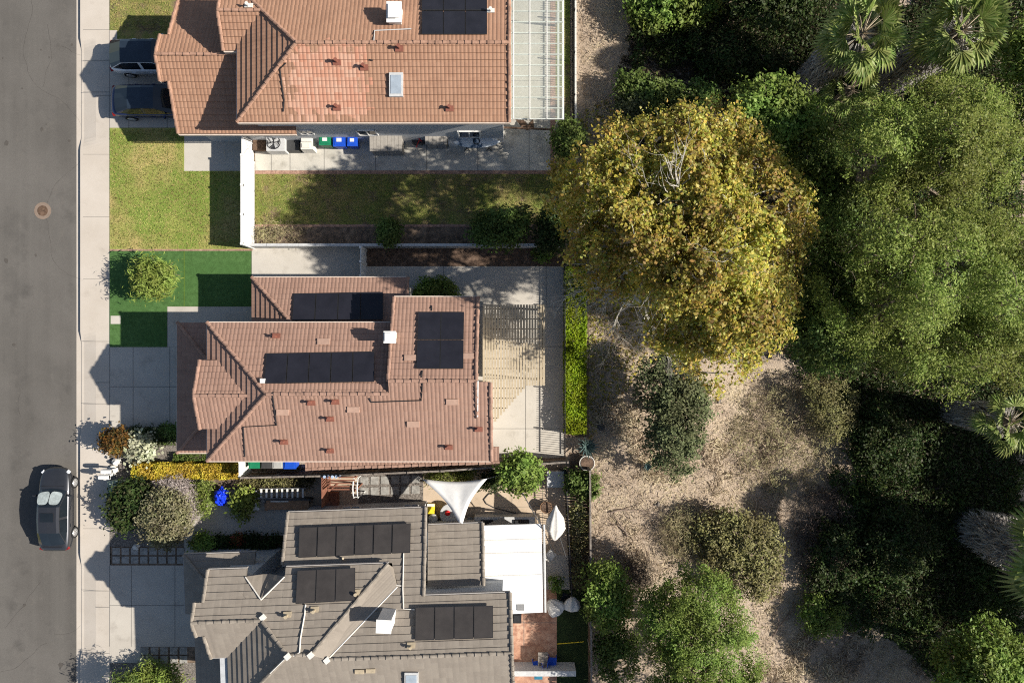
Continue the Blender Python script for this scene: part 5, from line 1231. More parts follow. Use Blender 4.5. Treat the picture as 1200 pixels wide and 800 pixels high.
def spindle(name, label, cat, A, B, prof, mat, seed=0, flat=1.0):
    """gathered cloth from A to B"""
    e = empty(name, Vector((A.x, A.y, 0)), label, cat); d = (B - A); L = d.length; d.normalize(); s = d.cross(Vector((0, 0, 1))).normalized(); u = s.cross(d); m = MB(); rings = []; n = 26
    for i, (t, r) in enumerate(prof):
        rings.append([A + d * (L * t) + (s * math.cos(a) + u * math.sin(a) * flat) * r * (1 + .22 * math.sin(a * 7 + seed) * min(1, r * 4) + .1 * math.sin(a * 3 + t * 5 + seed)) for a in [k * 2 * math.pi / n for k in range(n)]])
    for i in range(len(rings) - 1):
        for k in range(n): m.face([rings[i][k], rings[i][(k + 1) % n], rings[i + 1][(k + 1) % n], rings[i + 1][k]])
    m.face(rings[0]); m.face(rings[-1][::-1]); m.build('cover', mat, e, smooth=True, weld=True)
    return e
e = spindle('patio_umbrella', 'closed cream patio umbrella leaning by the iron fence', 'umbrella', W(651.5, 592, 2.5), W(650, 633, 1.5), [(0, .04), (.12, .14), (.4, .42), (.62, .52), (.8, .34), (.95, .14), (1, .05)], 'lightcloth', 1, .6)
m = MB(); p = W(651, 615, 1.2); m.tube([Vector((p.x, p.y, 0)), W(651, 612, 1.9)], .035, 6); m.build('pole', 'ltgrey', e)
for lab, A, B, sd in (('crumpled pale umbrella cover at the edge of the red patio', W(643, 703, .8), W(657, 719, .9), 2), ('smaller white umbrella cover beside the board fence, right of the other', W(671, 699, .9), W(669, 716, .8), 4)):
    spindle('folded_umbrella', lab, 'umbrella', A, B, [(0, .1), (.25, .32), (.6, .48), (.85, .42), (1, .15)], 'lightcloth', sd, .5)
m = MB(); m.pbox(641, 552, 661, 571, .0, .5); tag(m.build('storage_box', 'ltgrey'), 'pale grey storage box in the upper right corner of the beige patio', 'box')
def chair(px, py, rot, mat, label):
    e = empty('garden_chair', W(px, py), label, 'chair'); p = W(px, py); mt = Matrix.Translation(p) @ Matrix.Rotation(rot, 4, 'Z')
    m = MB(); m.box((0, 0, .43), (.48, .46, .05)); MBx(m, mt).build('seat', mat, e); m = MB(); m.slab([(-.24, .22, .45), (.24, .22, .45), (.24, .32, .9), (-.24, .32, .9)], .05); MBx(m, mt).build('backrest', mat, e)
    for x in (-.21, .21):
        for y in (-.2, .2):
            m = MB(); m.tube([(x, y, .42), (x * 1.05, y * 1.1, 0)], .022, 5); MBx(m, mt).build('leg', mat, e)
chair(673, 601, .3, 'white', 'white garden chair between the iron fence and the board fence'); chair(645, 647, 2.4, 'offwhite', 'pale garden chair at the corner of the white patio cover'); chair(662, 697, 1.2, 'black', 'black garden chair between the two pale umbrellas')
chair(629, 775, -1.4, 'blue_bin', 'blue garden chair left of the grey table on the red patio'); chair(647, 771, 1.5, 'blue_bin', 'blue garden chair right of the grey table on the red patio')
e = empty('patio_table', W(636, 772), 'weathered grey table between the two blue chairs', 'table'); m = MB(); m.pbox(630.5, 764, 642, 780, .68, .74); m.build('tabletop', 'greywood', e)
for x, y in ((632, 766), (640, 766), (632, 778), (640, 778)):
    m = MB(); p = W(x, y); m.box((p.x, p.y, .34), (.06, .06, .68)); m.build('leg', 'greywood', e)
e = empty('fire_pit', W(606, 724), 'square black fire pit at the corner of the red patio', 'fire pit'); m = MB(); m.pbox(600, 718.5, 611, 730, 0, .5); m.build('body', 'black', e); m = MB(); m.pbox(602, 720.5, 609, 728, .5, .56); m.build('grate', 'dkmetal', e)
m = MB(); m.pbox(626, 786, 636, 796, 0, .45, 0, .95); m.pbox(628.5, 788.5, 633.5, 793.5, .45, .5); tag(m.build('crate', plain('teal_crate', (.03, .16, .24), .5)), 'teal blue crate below the pale block wall', 'crate')
m = MB(); m.tube([W(653, 754, .12), W(684, 751.5, .2)], .025, 6); tag(m.build('broom_handle', 'yellow'), 'yellow pole lying across the dark turf strip', 'pole')
pot(687, 541, .42, .5, 'offwhite', 'pale square stone planter under the spiky agave at the canyon edge')
# pale block added to stand in for sunlight on the garage eave
m = MB(); m.pbox(241, 648.5, 268.5, 653.5, 0, .6); tag(m.build('lit_eave_block', 'offwhite'), 'short pale block standing in for the sunlit strip of eave beside the lower garage', 'garden wall')

# ================================================================== PLANTS
def hedge(name, label, rect_, h, mat, n, leaf, rag=.08, cat='hedge', poly=None, aspect=.7, base_z=0):
    x0, y0, x1, y1 = rect_; a, b = W(x0, y0, h), W(x1, y1, h); cx, cy = (a.x + b.x) / 2, (a.y + b.y) / 2; sx, sy = abs(b.x - a.x), abs(b.y - a.y)
    e = empty(name, (cx, cy, base_z), label, cat)
    U = RNG.uniform(-.5, .5, (n, 3)); ax = RNG.uniform(0, 1, n); Nn = np.zeros((n, 3)); A1 = sx * sy; A2 = 2 * h * (sx + sy); pt = A1 / (A1 + A2)
    top = ax < pt; U[top, 2] = .5; Nn[top, 2] = 1
    side = ~top; k = RNG.uniform(0, 1, n) < sy / (sx + sy); s = np.sign(RNG.uniform(-1, 1, n))
    i = side & k; U[i, 0] = .5 * s[i]; Nn[i, 0] = s[i]; j = side & ~k; U[j, 1] = .5 * s[j]; Nn[j, 1] = s[j]
    P = U * np.array([sx, sy, h]); bumpy = np.array([noise.noise(Vector((p[0] * 1.6 + cx, p[1] * 1.6 + cy, p[2] * 1.6))) for p in P])
    P += Nn * (bumpy[:, None] * rag * 2.4 - RNG.uniform(0, 1, (n, 1)) ** 2 * .16 + RNG.normal(size=(n, 1)) * .025) + np.array([cx, cy, h / 2 + base_z])
    P[:, 2] = np.maximum(P[:, 2], base_z + .03)
    leaf_mesh('foliage', P, Nn * .7 + RNG.normal(size=P.shape) * .5 + np.array([0, 0, .2]), leaf, aspect, mat, e)
    m = MB(); m.box((cx, cy, base_z + h * .42), (sx * .66, sy * .66, h * .7)); m.build('stems', 'bark', e)
    return e
hedge('clipped_hedge', 'bright lime green clipped hedge along the right end of the middle patio', (662.5, 313, 687, 508), .95, 'lime', 26000, .11, .05)
hedge('golden_hedge', 'long golden yellow hedge along the lower edge of the middle front garden', (153, 543.5, 277, 561), .8, 'yellowhedge', 15000, .11, .08)
hedge('low_hedge', 'short dark green hedge strip under the lower corner of the middle garage', (203, 531, 245, 540), .4, 'mid', 3000, .09, .06)

# --- the great sycamore
syc_poly = [(636, 232), (652, 196), (688, 172), (712, 140), (740, 148), (772, 136), (806, 118), (850, 128), (884, 146), (902, 178), (926, 205), (952, 232), (956, 268), (938, 300), (926, 328), (934, 362), (912, 402), (888, 432), (852, 440), (836, 466), (808, 440), (782, 414), (752, 398), (768, 372), (742, 352), (702, 336), (690, 346), (664, 306), (662, 264)]
tree('sycamore_tree', 'huge sycamore with yellowing leaves and pale bark in the middle of the slope', 'tree', syc_poly, 5.5, 12.5, 'syc', 150000, .155, base=(742, 318), lobes=150, lobe_r=.85, trunk_r=.34, bark='palebark', aspect=.85, twig=14, twig_r=.17, gap=.36, hole=-.56, inner=.3, fork=.55, tw=1.2, zs=.75)
# bare limbs reaching out at the lower left of it
def bare(name, label, starts, mat='palebark', n=5, seed=3):
    rs = random.Random(seed); mb = MB()
    def grow(p, d, r, L, lev):
        pts = [p]; rr = [r]; q = p.copy(); dd = d.copy()
        for i in range(5):
            dd = (dd + Vector((rs.uniform(-.3, .3), rs.uniform(-.3, .3), rs.uniform(-.22, .2)))).normalized(); q = q + dd * L / 5; pts.append(q.copy()); rr.append(r * (1 - .14 * (i + 1)))
            if lev > 0 and i > 0:
                for _ in range(2 if lev > 1 else 1):
                    grow(q.copy(), (dd + Vector((rs.uniform(-1, 1), rs.uniform(-1, 1), rs.uniform(-.3, .4))) * .9).normalized(), rr[-1] * .6, L * .55, lev - 1)
        mb.tube(pts, rr, 5, cap=False)
    for p, d, r, L, lev in starts: grow(p, d.normalized(), r, L, lev)
    return mb.build(name, mat)
syc = [o for o in bpy.data.objects if o.name.startswith('sycamore_tree')][0]
o = bare('bare_limb', '', [(W(760, 330, 6), W(706, 352, 6) - W(760, 330, 6), .09, 3.0, 3), (W(755, 340, 6.5), W(742, 398, 6) - W(755, 340, 6.5), .08, 3.0, 3), (W(730, 330, 6), W(690, 345, 5.5) - W(730, 330, 6), .07, 3.0, 2), (W(770, 350, 6), W(775, 405, 6) - W(770, 350, 6), .07, 2.6, 3), (W(740, 345, 5), W(715, 385, 5) - W(740, 345, 5), .06, 2.4, 3)]); put(o, syc)
o = bare('crown_limb', '', [(W(796, 262, 9.5), W(810, 226, 12.6) - W(796, 262, 9.5), .12, 3.6, 2), (W(796, 262, 10), W(770, 240, 12) - W(796, 262, 10), .08, 3, 2), (W(800, 262, 10), W(745, 300, 11) - W(800, 262, 10), .08, 3.4, 2), (W(810, 280, 10), W(840, 320, 12) - W(810, 280, 10), .08, 3, 2)], seed=8); put(o, syc)

T = tree
# --- big right-hand trees
T('willow_tree', 'broad olive green tree with fine leaves, the largest on the right side of the canyon', 'tree', [(968, 300), (1010, 262), (1050, 236), (1100, 228), (1160, 232), (1230, 250), (1240, 440), (1190, 456), (1140, 452), (1108, 462), (1082, 452), (1050, 440), (1010, 420), (965, 385), (948, 340)], 7, 12.5, 'olive', 190000, .115, lobes=120, lobe_r=1.0, trunk_r=.3, gap=.3, inner=.25, aspect=.6, twig=12, twig_r=.2, relief=1.2, hole=-.22)
T('willow_tree', 'olive green fine leaved tree above the largest one, below the fan palms', 'tree', [(985, 150), (1020, 115), (1060, 108), (1100, 92), (1150, 100), (1188, 130), (1196, 180), (1180, 232), (1130, 240), (1080, 232), (1030, 238), (990, 210), (972, 180)], 7, 12, 'olive', 140000, .115, lobes=90, lobe_r=.95, trunk_r=.28, gap=.3, inner=.25, aspect=.6, twig=12, twig_r=.2, relief=1.2, hole=-.22)
T('green_tree', 'mid green leafy tree just right of the top of the yellow sycamore', 'tree', [(860, 112), (885, 95), (920, 98), (948, 120), (962, 150), (950, 185), (920, 190), (892, 172), (866, 150)], 5, 8, 'bright', 16000, .2, lobes=26, lobe_r=.9, trunk_r=.18, gap=.1)
T('shade_tree', 'dark tree in the gap between the sycamore and the largest olive tree', 'tree', [(930, 300), (960, 285), (1000, 290), (1020, 340), (1020, 400), (990, 440), (945, 430), (915, 400), (922, 350)], 4, 7.5, 'mid', 22000, .18, lobes=34, lobe_r=1.0, trunk_r=.2, gap=.12)
T('shade_tree', 'shaded green tree between the upper sycamore edge and the upper olive tree', 'tree', [(925, 170), (960, 165), (990, 190), (1010, 240), (985, 285), (955, 262), (938, 215)], 4, 7.5, 'mid', 15000, .18, lobes=26, lobe_r=.95, trunk_r=.18, gap=.12)
T('leafy_shrub', 'fresh green shrub with pale yellow tips at the very top of the picture', 'shrub', [(738, -40), (780, -60), (835, -40), (848, 0), (825, 20), (795, 28), (765, 34), (742, 18)], 1.2, 2.4, 'bright', 15000, .2, lobes=24, lobe_r=.95, trunk_r=.2, gap=.1)
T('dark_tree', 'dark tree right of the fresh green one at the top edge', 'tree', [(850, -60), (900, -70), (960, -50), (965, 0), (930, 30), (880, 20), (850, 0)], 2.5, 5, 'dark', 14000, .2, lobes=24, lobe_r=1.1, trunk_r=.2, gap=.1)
T('green_shrub', 'rounded green shrubs mass just above the sycamore crown', 'shrub', [(722, 92), (748, 86), (780, 96), (812, 100), (838, 104), (840, 128), (800, 132), (765, 140), (735, 135)], 1.2, 2.2, 'mid', 11000, .17, lobes=22, lobe_r=.7, trunk_r=.08, gap=.1)
T('grey_shrub', 'grey green shrub at the upper left of the sycamore crown', 'shrub', [(728, 112), (748, 115), (762, 132), (752, 160), (732, 165), (724, 140)], 1.2, 2.2, 'oak', 5000, .15, lobes=12, lobe_r=.6, trunk_r=.07, gap=.1)
T('oak_shrub', 'dense dark green oak scrub below the sycamore', 'shrub', [(752, 424), (775, 410), (800, 418), (826, 440), (830, 480), (822, 520), (812, 552), (788, 556), (768, 545), (755, 520), (762, 490), (748, 460)], 2.0, 4.0, 'oak', 24000, .15, lobes=44, lobe_r=.75, trunk_r=.12, gap=.12)
T('chaparral_shrub', 'round olive brown shrub on the dry slope below the oak scrub', 'shrub', [(806, 622), (822, 600), (856, 592), (892, 604), (918, 628), (922, 662), (904, 700), (870, 706), (842, 690), (815, 655)], 1.2, 2.5, 'olivebrush', 22000, .14, lobes=36, lobe_r=.75, trunk_r=.1, gap=.12)
T('pepper_tree', 'bright green feathery tree at the bottom of the dry slope', 'tree', [(742, 712), (770, 690), (800, 672), (835, 668), (858, 690), (875, 725), (888, 770), (884, 830), (850, 870), (790, 860), (752, 820), (760, 770)], 3, 5.8, 'bright', 80000, .125, lobes=54, lobe_r=1.0, trunk_r=.22, gap=.08, aspect=.5)
T('citrus_tree', 'glossy green citrus bush against the weathered board fence', 'shrub', [(690, 668), (712, 662), (734, 672), (742, 700), (730, 728), (708, 738), (690, 725)], 1.4, 2.8, 'bright', 8000, .17, lobes=16, lobe_r=.6, trunk_r=.08, gap=.1)
T('citrus_tree', 'shaded dark bush tucked between the citrus bush and the bright feathery tree', 'shrub', [(700, 740), (730, 732), (750, 750), (745, 790), (715, 800), (695, 775)], .8, 1.9, 'mid', 6000, .15, lobes=14, lobe_r=.55, trunk_r=.06, gap=.15)
T('brush_shrub', 'large dry brown brush mound right of the bare earth path', 'shrub', [(866, 470), (900, 448), (940, 455), (966, 490), (980, 530), (960, 566), (905, 590), (885, 566), (862, 568), (846, 520), (858, 490)], .15, .6, 'brush', 17000, .2, lobes=75, lobe_r=.42, trunk_r=.04, gap=.38, aspect=.14)
T('brush_shrub', 'greenish brush at the right end of the dry brown mound', 'shrub', [(940, 442), (975, 440), (1000, 462), (1002, 500), (975, 520), (952, 500)], .9, 2.2, 'olivebrush', 9000, .13, lobes=22, lobe_r=.55, trunk_r=.06, gap=.12, aspect=.4)
T('brush_shrub', 'scrub coloured dark to extend the canyon shade towards the round olive shrub', 'shrub', [(940, 575), (985, 560), (1005, 610), (990, 680), (950, 690), (930, 640)], .4, 1.0, 'deadtwig', 9000, .2, lobes=30, lobe_r=.5, trunk_r=.05, aspect=.15, gap=.1)  # shade put into the scrub colour at the canyon's left edge
T('bare_shrub', 'dark leafless twiggy shrub on the dry slope above the bright feathery tree', 'shrub', [(728, 668), (738, 652), (752, 648), (764, 660), (766, 680), (752, 694), (736, 690)], .6, 1.3, 'deadtwig', 4200, .2, lobes=14, lobe_r=.5, trunk_r=.05, aspect=.1, gap=.15)
T('bare_shrub', 'pale grey leafless brush left of the round olive brown shrub', 'shrub', [(772, 622), (790, 598), (808, 600), (812, 630), (800, 655), (780, 650)], .3, .8, 'brush', 3800, .22, lobes=14, lobe_r=.4, trunk_r=.04, aspect=.1, gap=.15)
T('small_bush', 'small bright green bush beside the shaded patch near the bottom edge', 'shrub', [(936, 702), (960, 694), (985, 706), (992, 730), (968, 752), (944, 740)], .6, 1.5, 'bright', 5000, .14, lobes=14, lobe_r=.45, trunk_r=.05, gap=.15)
T('corner_tree', 'yellow green tree filling the bottom right corner', 'tree', [(1092, 770), (1115, 738), (1150, 726), (1180, 735), (1215, 760), (1225, 840), (1160, 860), (1110, 830)], 4, 7, 'bright', 18000, .18, lobes=26, lobe_r=.95, trunk_r=.2, gap=.1)
T('edge_tree', 'green tree cut by the right edge beside the fan palms', 'tree', [(1168, 40), (1200, 20), (1260, 30), (1270, 160), (1215, 190), (1185, 130)], 4, 6.5, 'bright', 16000, .19, lobes=26, lobe_r=1.0, trunk_r=.22, gap=.08)
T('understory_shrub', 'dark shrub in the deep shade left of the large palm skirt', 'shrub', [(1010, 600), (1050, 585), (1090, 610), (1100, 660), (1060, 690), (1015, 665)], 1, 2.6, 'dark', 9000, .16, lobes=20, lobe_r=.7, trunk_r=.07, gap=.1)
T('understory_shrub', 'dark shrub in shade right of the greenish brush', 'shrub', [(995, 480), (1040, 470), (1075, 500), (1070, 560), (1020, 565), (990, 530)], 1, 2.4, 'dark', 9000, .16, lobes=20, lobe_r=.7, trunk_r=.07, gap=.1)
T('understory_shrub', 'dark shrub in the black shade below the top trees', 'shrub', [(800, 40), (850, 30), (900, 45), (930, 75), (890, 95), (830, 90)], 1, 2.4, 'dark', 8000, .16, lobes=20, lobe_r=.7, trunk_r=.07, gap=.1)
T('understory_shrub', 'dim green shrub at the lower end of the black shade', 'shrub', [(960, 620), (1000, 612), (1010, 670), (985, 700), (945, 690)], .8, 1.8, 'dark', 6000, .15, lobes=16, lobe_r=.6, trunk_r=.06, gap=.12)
# trees beyond the right edge whose shade lies over the canyon
T('canyon_tree', 'tall canyon tree standing beyond the right edge of the picture', 'tree', [(1490, 560), (1560, 520), (1700, 530), (1760, 620), (1720, 710), (1580, 720), (1500, 650)], 9.5, 13, 'mid', 30000, .24, lobes=44, lobe_r=1.5, trunk_r=.3)
T('canyon_tree', 'second canyon tree beyond the right edge, nearer the bottom of the picture', 'tree', [(1490, 730), (1560, 690), (1700, 700), (1760, 770), (1720, 850), (1580, 860), (1500, 810)], 9.5, 13, 'mid', 30000, .24, lobes=44, lobe_r=1.5, trunk_r=.3)

T('canyon_tree', 'canyon tree below the bottom right corner, out of the picture', 'tree', [(1165, 830), (1220, 815), (1320, 820), (1375, 860), (1330, 905), (1230, 910), (1170, 880)], 5, 8, 'mid', 16000, .24, lobes=30, lobe_r=1.2, trunk_r=.3)
# --- shrubs in the yards
T('lawn_shrub', 'bushy light green shrub alone on the green turf', 'shrub', ell(178, 325, 21, 18, 18, .2), .8, 2.0, 'lawnbush', 7500, .27, lobes=26, lobe_r=.42, trunk_r=.06, aspect=.22, gap=.25)
T('patio_shrub', 'green shrub against the back roof edge of the middle house', 'shrub', [(482, 340), (495, 331), (515, 328), (533, 336), (536, 350), (500, 352), (484, 350)], .8, 1.4, 'bright', 3600, .14, lobes=12, lobe_r=.4, trunk_r=.05)
T('patio_tree', 'glossy green citrus tree beside the shade sail', 'tree', ell(610, 554, 22, 22, 14, .1), 1.8, 3.0, 'bright', 8000, .17, lobes=20, lobe_r=.55, trunk_r=.08, gap=.1)
T('wall_shrub', 'dark round shrub in front of the block wall, mid way along the bed', 'shrub', ell(457, 273, 14, 13), .8, 1.4, 'mid', 2600, .15, lobes=9, lobe_r=.4, trunk_r=.05)
T('wall_shrub', 'largest dark shrub at the right end of the bed by the block wall', 'shrub', [(545, 270), (560, 252), (590, 246), (618, 250), (622, 275), (600, 290), (565, 288)], .9, 2.0, 'mid', 6500, .16, lobes=18, lobe_r=.5, trunk_r=.06, gap=.08)
T('wall_shrub', 'shrub half hidden under the sycamore edge at the end of the block wall', 'shrub', ell(648, 270, 18, 24), .9, 2.2, 'dark', 5000, .16, lobes=14, lobe_r=.5, trunk_r=.06)
T('mulch_plant', 'small green plant in the mulch strip near the sycamore', 'plant', ell(636, 297, 9, 8), .3, .7, 'bright', 900, .13, lobes=6, lobe_r=.25, trunk_r=.03)
T('grey_bush', 'large round grey olive bush in the lower front garden', 'shrub', ell(193, 606, 31, 34, 18, .07), .9, 2.1, 'greyolive', 11000, .15, lobes=36, lobe_r=.5, trunk_r=.07, gap=.06, aspect=.45)
T('lavender_bush', 'pale lilac grey bush behind the large round bush', 'shrub', [(180, 566), (200, 556), (222, 560), (232, 585), (228, 615), (212, 600), (195, 580)], .5, 1.1, 'lavender', 7000, .12, lobes=22, lobe_r=.4, trunk_r=.04, aspect=.25)
T('dark_shrub', 'dark green leafy shrub beside the utility box at the pavement', 'shrub', [(126, 588), (142, 568), (165, 562), (178, 572), (172, 592), (162, 612), (145, 620), (130, 612)], .8, 1.6, 'dark', 6500, .17, lobes=20, lobe_r=.5, trunk_r=.06, gap=.1)
T('pale_shrub', 'pale cream leaved shrub between the driveway and the golden hedge', 'shrub', [(142, 520), (160, 508), (174, 506), (180, 522), (172, 538), (156, 540)], .5, 1.1, 'pale', 1500, .2, lobes=12, lobe_r=.4, trunk_r=.05, aspect=.8, shell=.9)
T('rust_shrub', 'rust brown shrub at the pavement edge below the middle driveway', 'shrub', [(120, 512), (132, 504), (148, 506), (146, 522), (134, 530), (122, 524)], .8, 1.5, 'rust', 3200, .14, lobes=12, lobe_r=.4, trunk_r=.05)
T('shade_shrub', 'dark low shrubs along the shaded lower edge of the middle driveway', 'shrub', [(148, 504), (180, 503), (206, 502), (206, 516), (178, 520), (152, 512)], .3, .7, 'dark', 3500, .13, lobes=16, lobe_r=.3, trunk_r=.03)
T('round_shrub', 'small dark green mound next to the middle garage', 'shrub', ell(198, 506, 10, 7), .4, .8, 'mid', 1500, .12, lobes=7, lobe_r=.25, trunk_r=.03)
T('yellow_green_shrub', 'yellow green leafy shrub right of the blue tarp bundle', 'shrub', [(275, 582), (284, 575), (295, 582), (294, 594), (284, 605), (276, 597)], .5, 1.0, 'lawnbush', 1700, .19, lobes=12, lobe_r=.35, trunk_r=.04, aspect=.6, shell=.9)
T('yellow_green_shrub', 'small yellow green bush at the start of the shaded planting bed', 'shrub', ell(238, 636, 12, 9), .4, .8, 'bright', 1500, .13, lobes=8, lobe_r=.3, trunk_r=.03)
T('bed_shrub', 'dark foliage filling the shaded bed beside the lower house', 'shrub', [(252, 630), (290, 628), (332, 630), (332, 641), (290, 642), (254, 641)], .25, .5, 'dark', 3000, .12, lobes=20, lobe_r=.25, trunk_r=.03)
T('flower_plant', 'plant with red flowers in the shaded bed beside the lower house', 'plant', ell(278, 632, 6, 5), .4, .6, 'red_flower' if 'red_flower' in M else 'rust', 500, .1, lobes=5, lobe_r=.2, trunk_r=.03)
T('garden_shrub', 'grass green plants between the lilac bush and the blue tarp', 'plant', [(231, 566), (242, 560), (250, 568), (246, 580), (248, 598), (238, 604), (232, 590)], .3, .7, 'olive', 2000, .17, lobes=14, lobe_r=.35, trunk_r=.03, aspect=.3)
T('fence_border', 'strip of yellow green plants along the brown fence above the slatted rack', 'plant', [(278, 562), (320, 560), (368, 560), (366, 568), (320, 570), (285, 571)], .2, .5, 'olivebrush', 2600, .15, lobes=24, lobe_r=.28, trunk_r=.02, aspect=.35)
T('fence_border', 'grassy green plants along the fence behind the shade sail', 'plant', [(500, 556), (530, 552), (558, 552), (558, 560), (530, 563), (502, 564)], .3, .7, 'olive', 2400, .15, lobes=18, lobe_r=.28, trunk_r=.02, aspect=.3)
T('fence_shrub', 'dark leafy shrub by the fence between the sail and the citrus tree', 'shrub', [(566, 556), (585, 552), (592, 566), (580, 575), (566, 572)], .4, .9, 'dark', 1800, .13, lobes=9, lobe_r=.3, trunk_r=.03)
T('corner_shrub', 'light green shrub at the bottom edge beside the lowest garage', 'shrub', [(150, 792), (170, 776), (192, 774), (210, 784), (216, 812), (190, 830), (160, 822)], .7, 1.5, 'lawnbush', 4500, .18, lobes=18, lobe_r=.45, trunk_r=.05, aspect=.35)
T('corner_shrub', 'cream leaved plant beside the short row of paving stones', 'plant', ell(172, 777, 7, 6), .3, .5, 'pale', 400, .16, lobes=6, lobe_r=.22, trunk_r=.03)
T('palm_shrub', 'small feathery shrub at the bottom left whose shade lies on the pavement', 'shrub', [(128, 800), (145, 790), (160, 800), (158, 830), (130, 830)], 1.4, 2.6, 'mid', 2600, .22, lobes=12, lobe_r=.45, trunk_r=.05, aspect=.25)
T('fence_vine', 'green vine and shrubs in the strip between the iron fence and the board fence', 'shrub', [(664, 556), (680, 552), (698, 560), (700, 580), (686, 584), (668, 576)], .7, 1.4, 'mid', 3200, .15, lobes=14, lobe_r=.4, trunk_r=.04)
T('fence_vine', 'scraggly plants lower down between the iron fence and the board fence', 'shrub', [(671, 590), (684, 588), (686, 640), (684, 690), (674, 690), (672, 640)], .3, 1.0, 'olivebrush', 3400, .14, lobes=18, lobe_r=.3, trunk_r=.03, gap=.2)
T('corner_bush', 'bush growing over the end of the iron fence beside the sycamore', 'shrub', [(652, 152), (668, 140), (682, 152), (680, 178), (664, 186), (648, 178)], 1, 2.2, 'mid', 3800, .15, lobes=14, lobe_r=.45, trunk_r=.05)
T('pot_plant', 'small green potted bush near the grey pad by the white cover', 'plant', ell(652, 684, 6, 6), .5, .8, 'bright', 600, .12, lobes=5, lobe_r=.22, trunk_r=.03)
T('brushwood', 'pile of dead brown branches at the left end of the bed by the block wall', 'plant', [(298, 266), (330, 264), (356, 266), (354, 280), (320, 284), (300, 280)], .15, .5, 'brush', 1500, .2, lobes=14, lobe_r=.3, trunk_r=.03, aspect=.12)

# --- agaves
def agave(px, py, r, label, z=0.0, n=34):
    p = W(px, py, z); e = empty('agave', (p.x, p.y, z), label, 'agave'); mb = MB()
    for i in range(n):
        t = i * 2.4; el = .12 + .9 * (i / n); L = r * (1.05 - .35 * i / n); d = Vector((math.cos(t) * math.cos(el), math.sin(t) * math.cos(el), math.sin(el))); s = Vector((-math.sin(t), math.cos(t), 0)) * r * .1; o = Vector((p.x, p.y, z + .15)); c = o + d * L * .45
        mb.face([o - s * .5, c - s, c + Vector((0, 0, -.04))]); mb.face([o - s * .5, c + Vector((0, 0, -.04)), o + s * .5]); mb.face([o + s * .5, c + Vector((0, 0, -.04)), c + s])
        mb.face([c - s, o + d * L, c + Vector((0, 0, -.04))]); mb.face([c + Vector((0, 0, -.04)), o + d * L, c + s])
    mb.build('leaves', 'agave', e); return e
agave(688, 523, .72, 'spiky blue green agave above the stone planter at the end of the bright hedge', .35)
agave(758, 546, .35, 'little blue agave at the foot of the oak scrub', 0)
agave(660, 553, .35, 'small agave in the corner behind the grey storage box', .2)

# --- fan palms
def palm(px, py, h, R_, nf, label, skirt=True, seed=1, skirt_from=.25):
    rs = random.Random(seed); c = W(px, py, h); gz = terrain_z(c.x, c.y); e = empty('fan_palm', (c.x, c.y, gz), label, 'palm', 'fan palms in the canyon')
    m = MB(); m.tube([Vector((c.x, c.y, gz - .2)), Vector((c.x + .1, c.y, (gz + h) / 2)), Vector((c.x, c.y, h - .1))], [.32, .26, .24], 10); m.build('trunk', 'bark', e)
    mb = MB(); st = MB()
    for i in range(nf):
        az = i * 2.399 + rs.uniform(-.2, .2); f = i / nf; el = 1.25 - 1.75 * f + rs.uniform(-.12, .12)
        d = Vector((math.cos(az) * math.cos(el), math.sin(az) * math.cos(el), math.sin(el))); pl = R_ * rs.uniform(.5, .72); o = c + Vector((0, 0, -.25 * f)); q = o + d * pl + Vector((0, 0, -.12 * f))
        st.tube([o, o + d * pl * .5 + Vector((0, 0, .03)), q], [.03, .025, .018], 4, cap=False)
        s = Vector((-math.sin(az), math.cos(az), 0)); up = s.cross(d); roll = rs.uniform(-.3, .3); s2 = s * math.cos(roll) + up * math.sin(roll)
        n = 17; L = R_ * rs.uniform(.5, .62)
        for k in range(n):
            a = (k / (n - 1) - .5) * 3.3; dd = d * math.cos(a) + s2 * math.sin(a); l = L * (1 - .22 * abs(a) / 1.8); w = up.cross(dd).normalized() * .042 * R_
            base = q; mid = q + dd * l * .6 + up * (.03 + .04 * (k % 2)); tip = q + dd * l + Vector((0, 0, -.28 * l * (.5 + f)))
            mb.face([base, mid - w, mid + up * .03]); mb.face([base, mid + up * .03, mid + w]); mb.face([mid - w, tip, mid + up * .03]); mb.face([mid + up * .03, tip, mid + w])
    mb.build('crown', 'palm', e, weld=False); st.build('frond_stalks', 'cream', e)
    if skirt:
        n = 2200; P = []; mbs = MB()
        for i in range(n):
            t = rs.uniform(0, 1); z = gz + (h - gz) * (skirt_from + (1 - skirt_from) * t) - .4; az = rs.uniform(0, 6.283); r0 = .3 + .2 * rs.random(); r1 = R_ * (.38 + .25 * t) * rs.uniform(.6, 1.1); L = rs.uniform(.6, 1.4)
            a = Vector((c.x + r0 * math.cos(az), c.y + r0 * math.sin(az), z)); b = Vector((c.x + r1 * math.cos(az), c.y + r1 * math.sin(az), z - .25)); az2 = az + rs.uniform(-.25, .25); g = Vector((c.x + r1 * 1.05 * math.cos(az2), c.y + r1 * 1.05 * math.sin(az2), max(gz, z - L)))
            s = Vector((-math.sin(az), math.cos(az), 0)) * rs.uniform(.012, .05)
            mbs.face([a - s * .5, b - s, b + s, a + s * .5]); mbs.face([b - s, g, b + s])
        mbs.build('dead_frond_skirt', 'deadfrond', e)
    return e
palm(1012, 38, 6.5, 2.0, 26, 'large fan palm at the top with a grey skirt of dead fronds on its left', True, 1)
palm(1130, 34, 7, 2.0, 26, 'fan palm nearest the upper right corner, leaning over the olive tree', True, 2)
palm(998, 104, 2.5, 1.5, 18, 'small shaded fan palm below the large one at the top', False, 3)
palm(1186, 494, 3.6, 1.6, 20, 'fan palm below the largest olive tree at the right edge', True, 4)
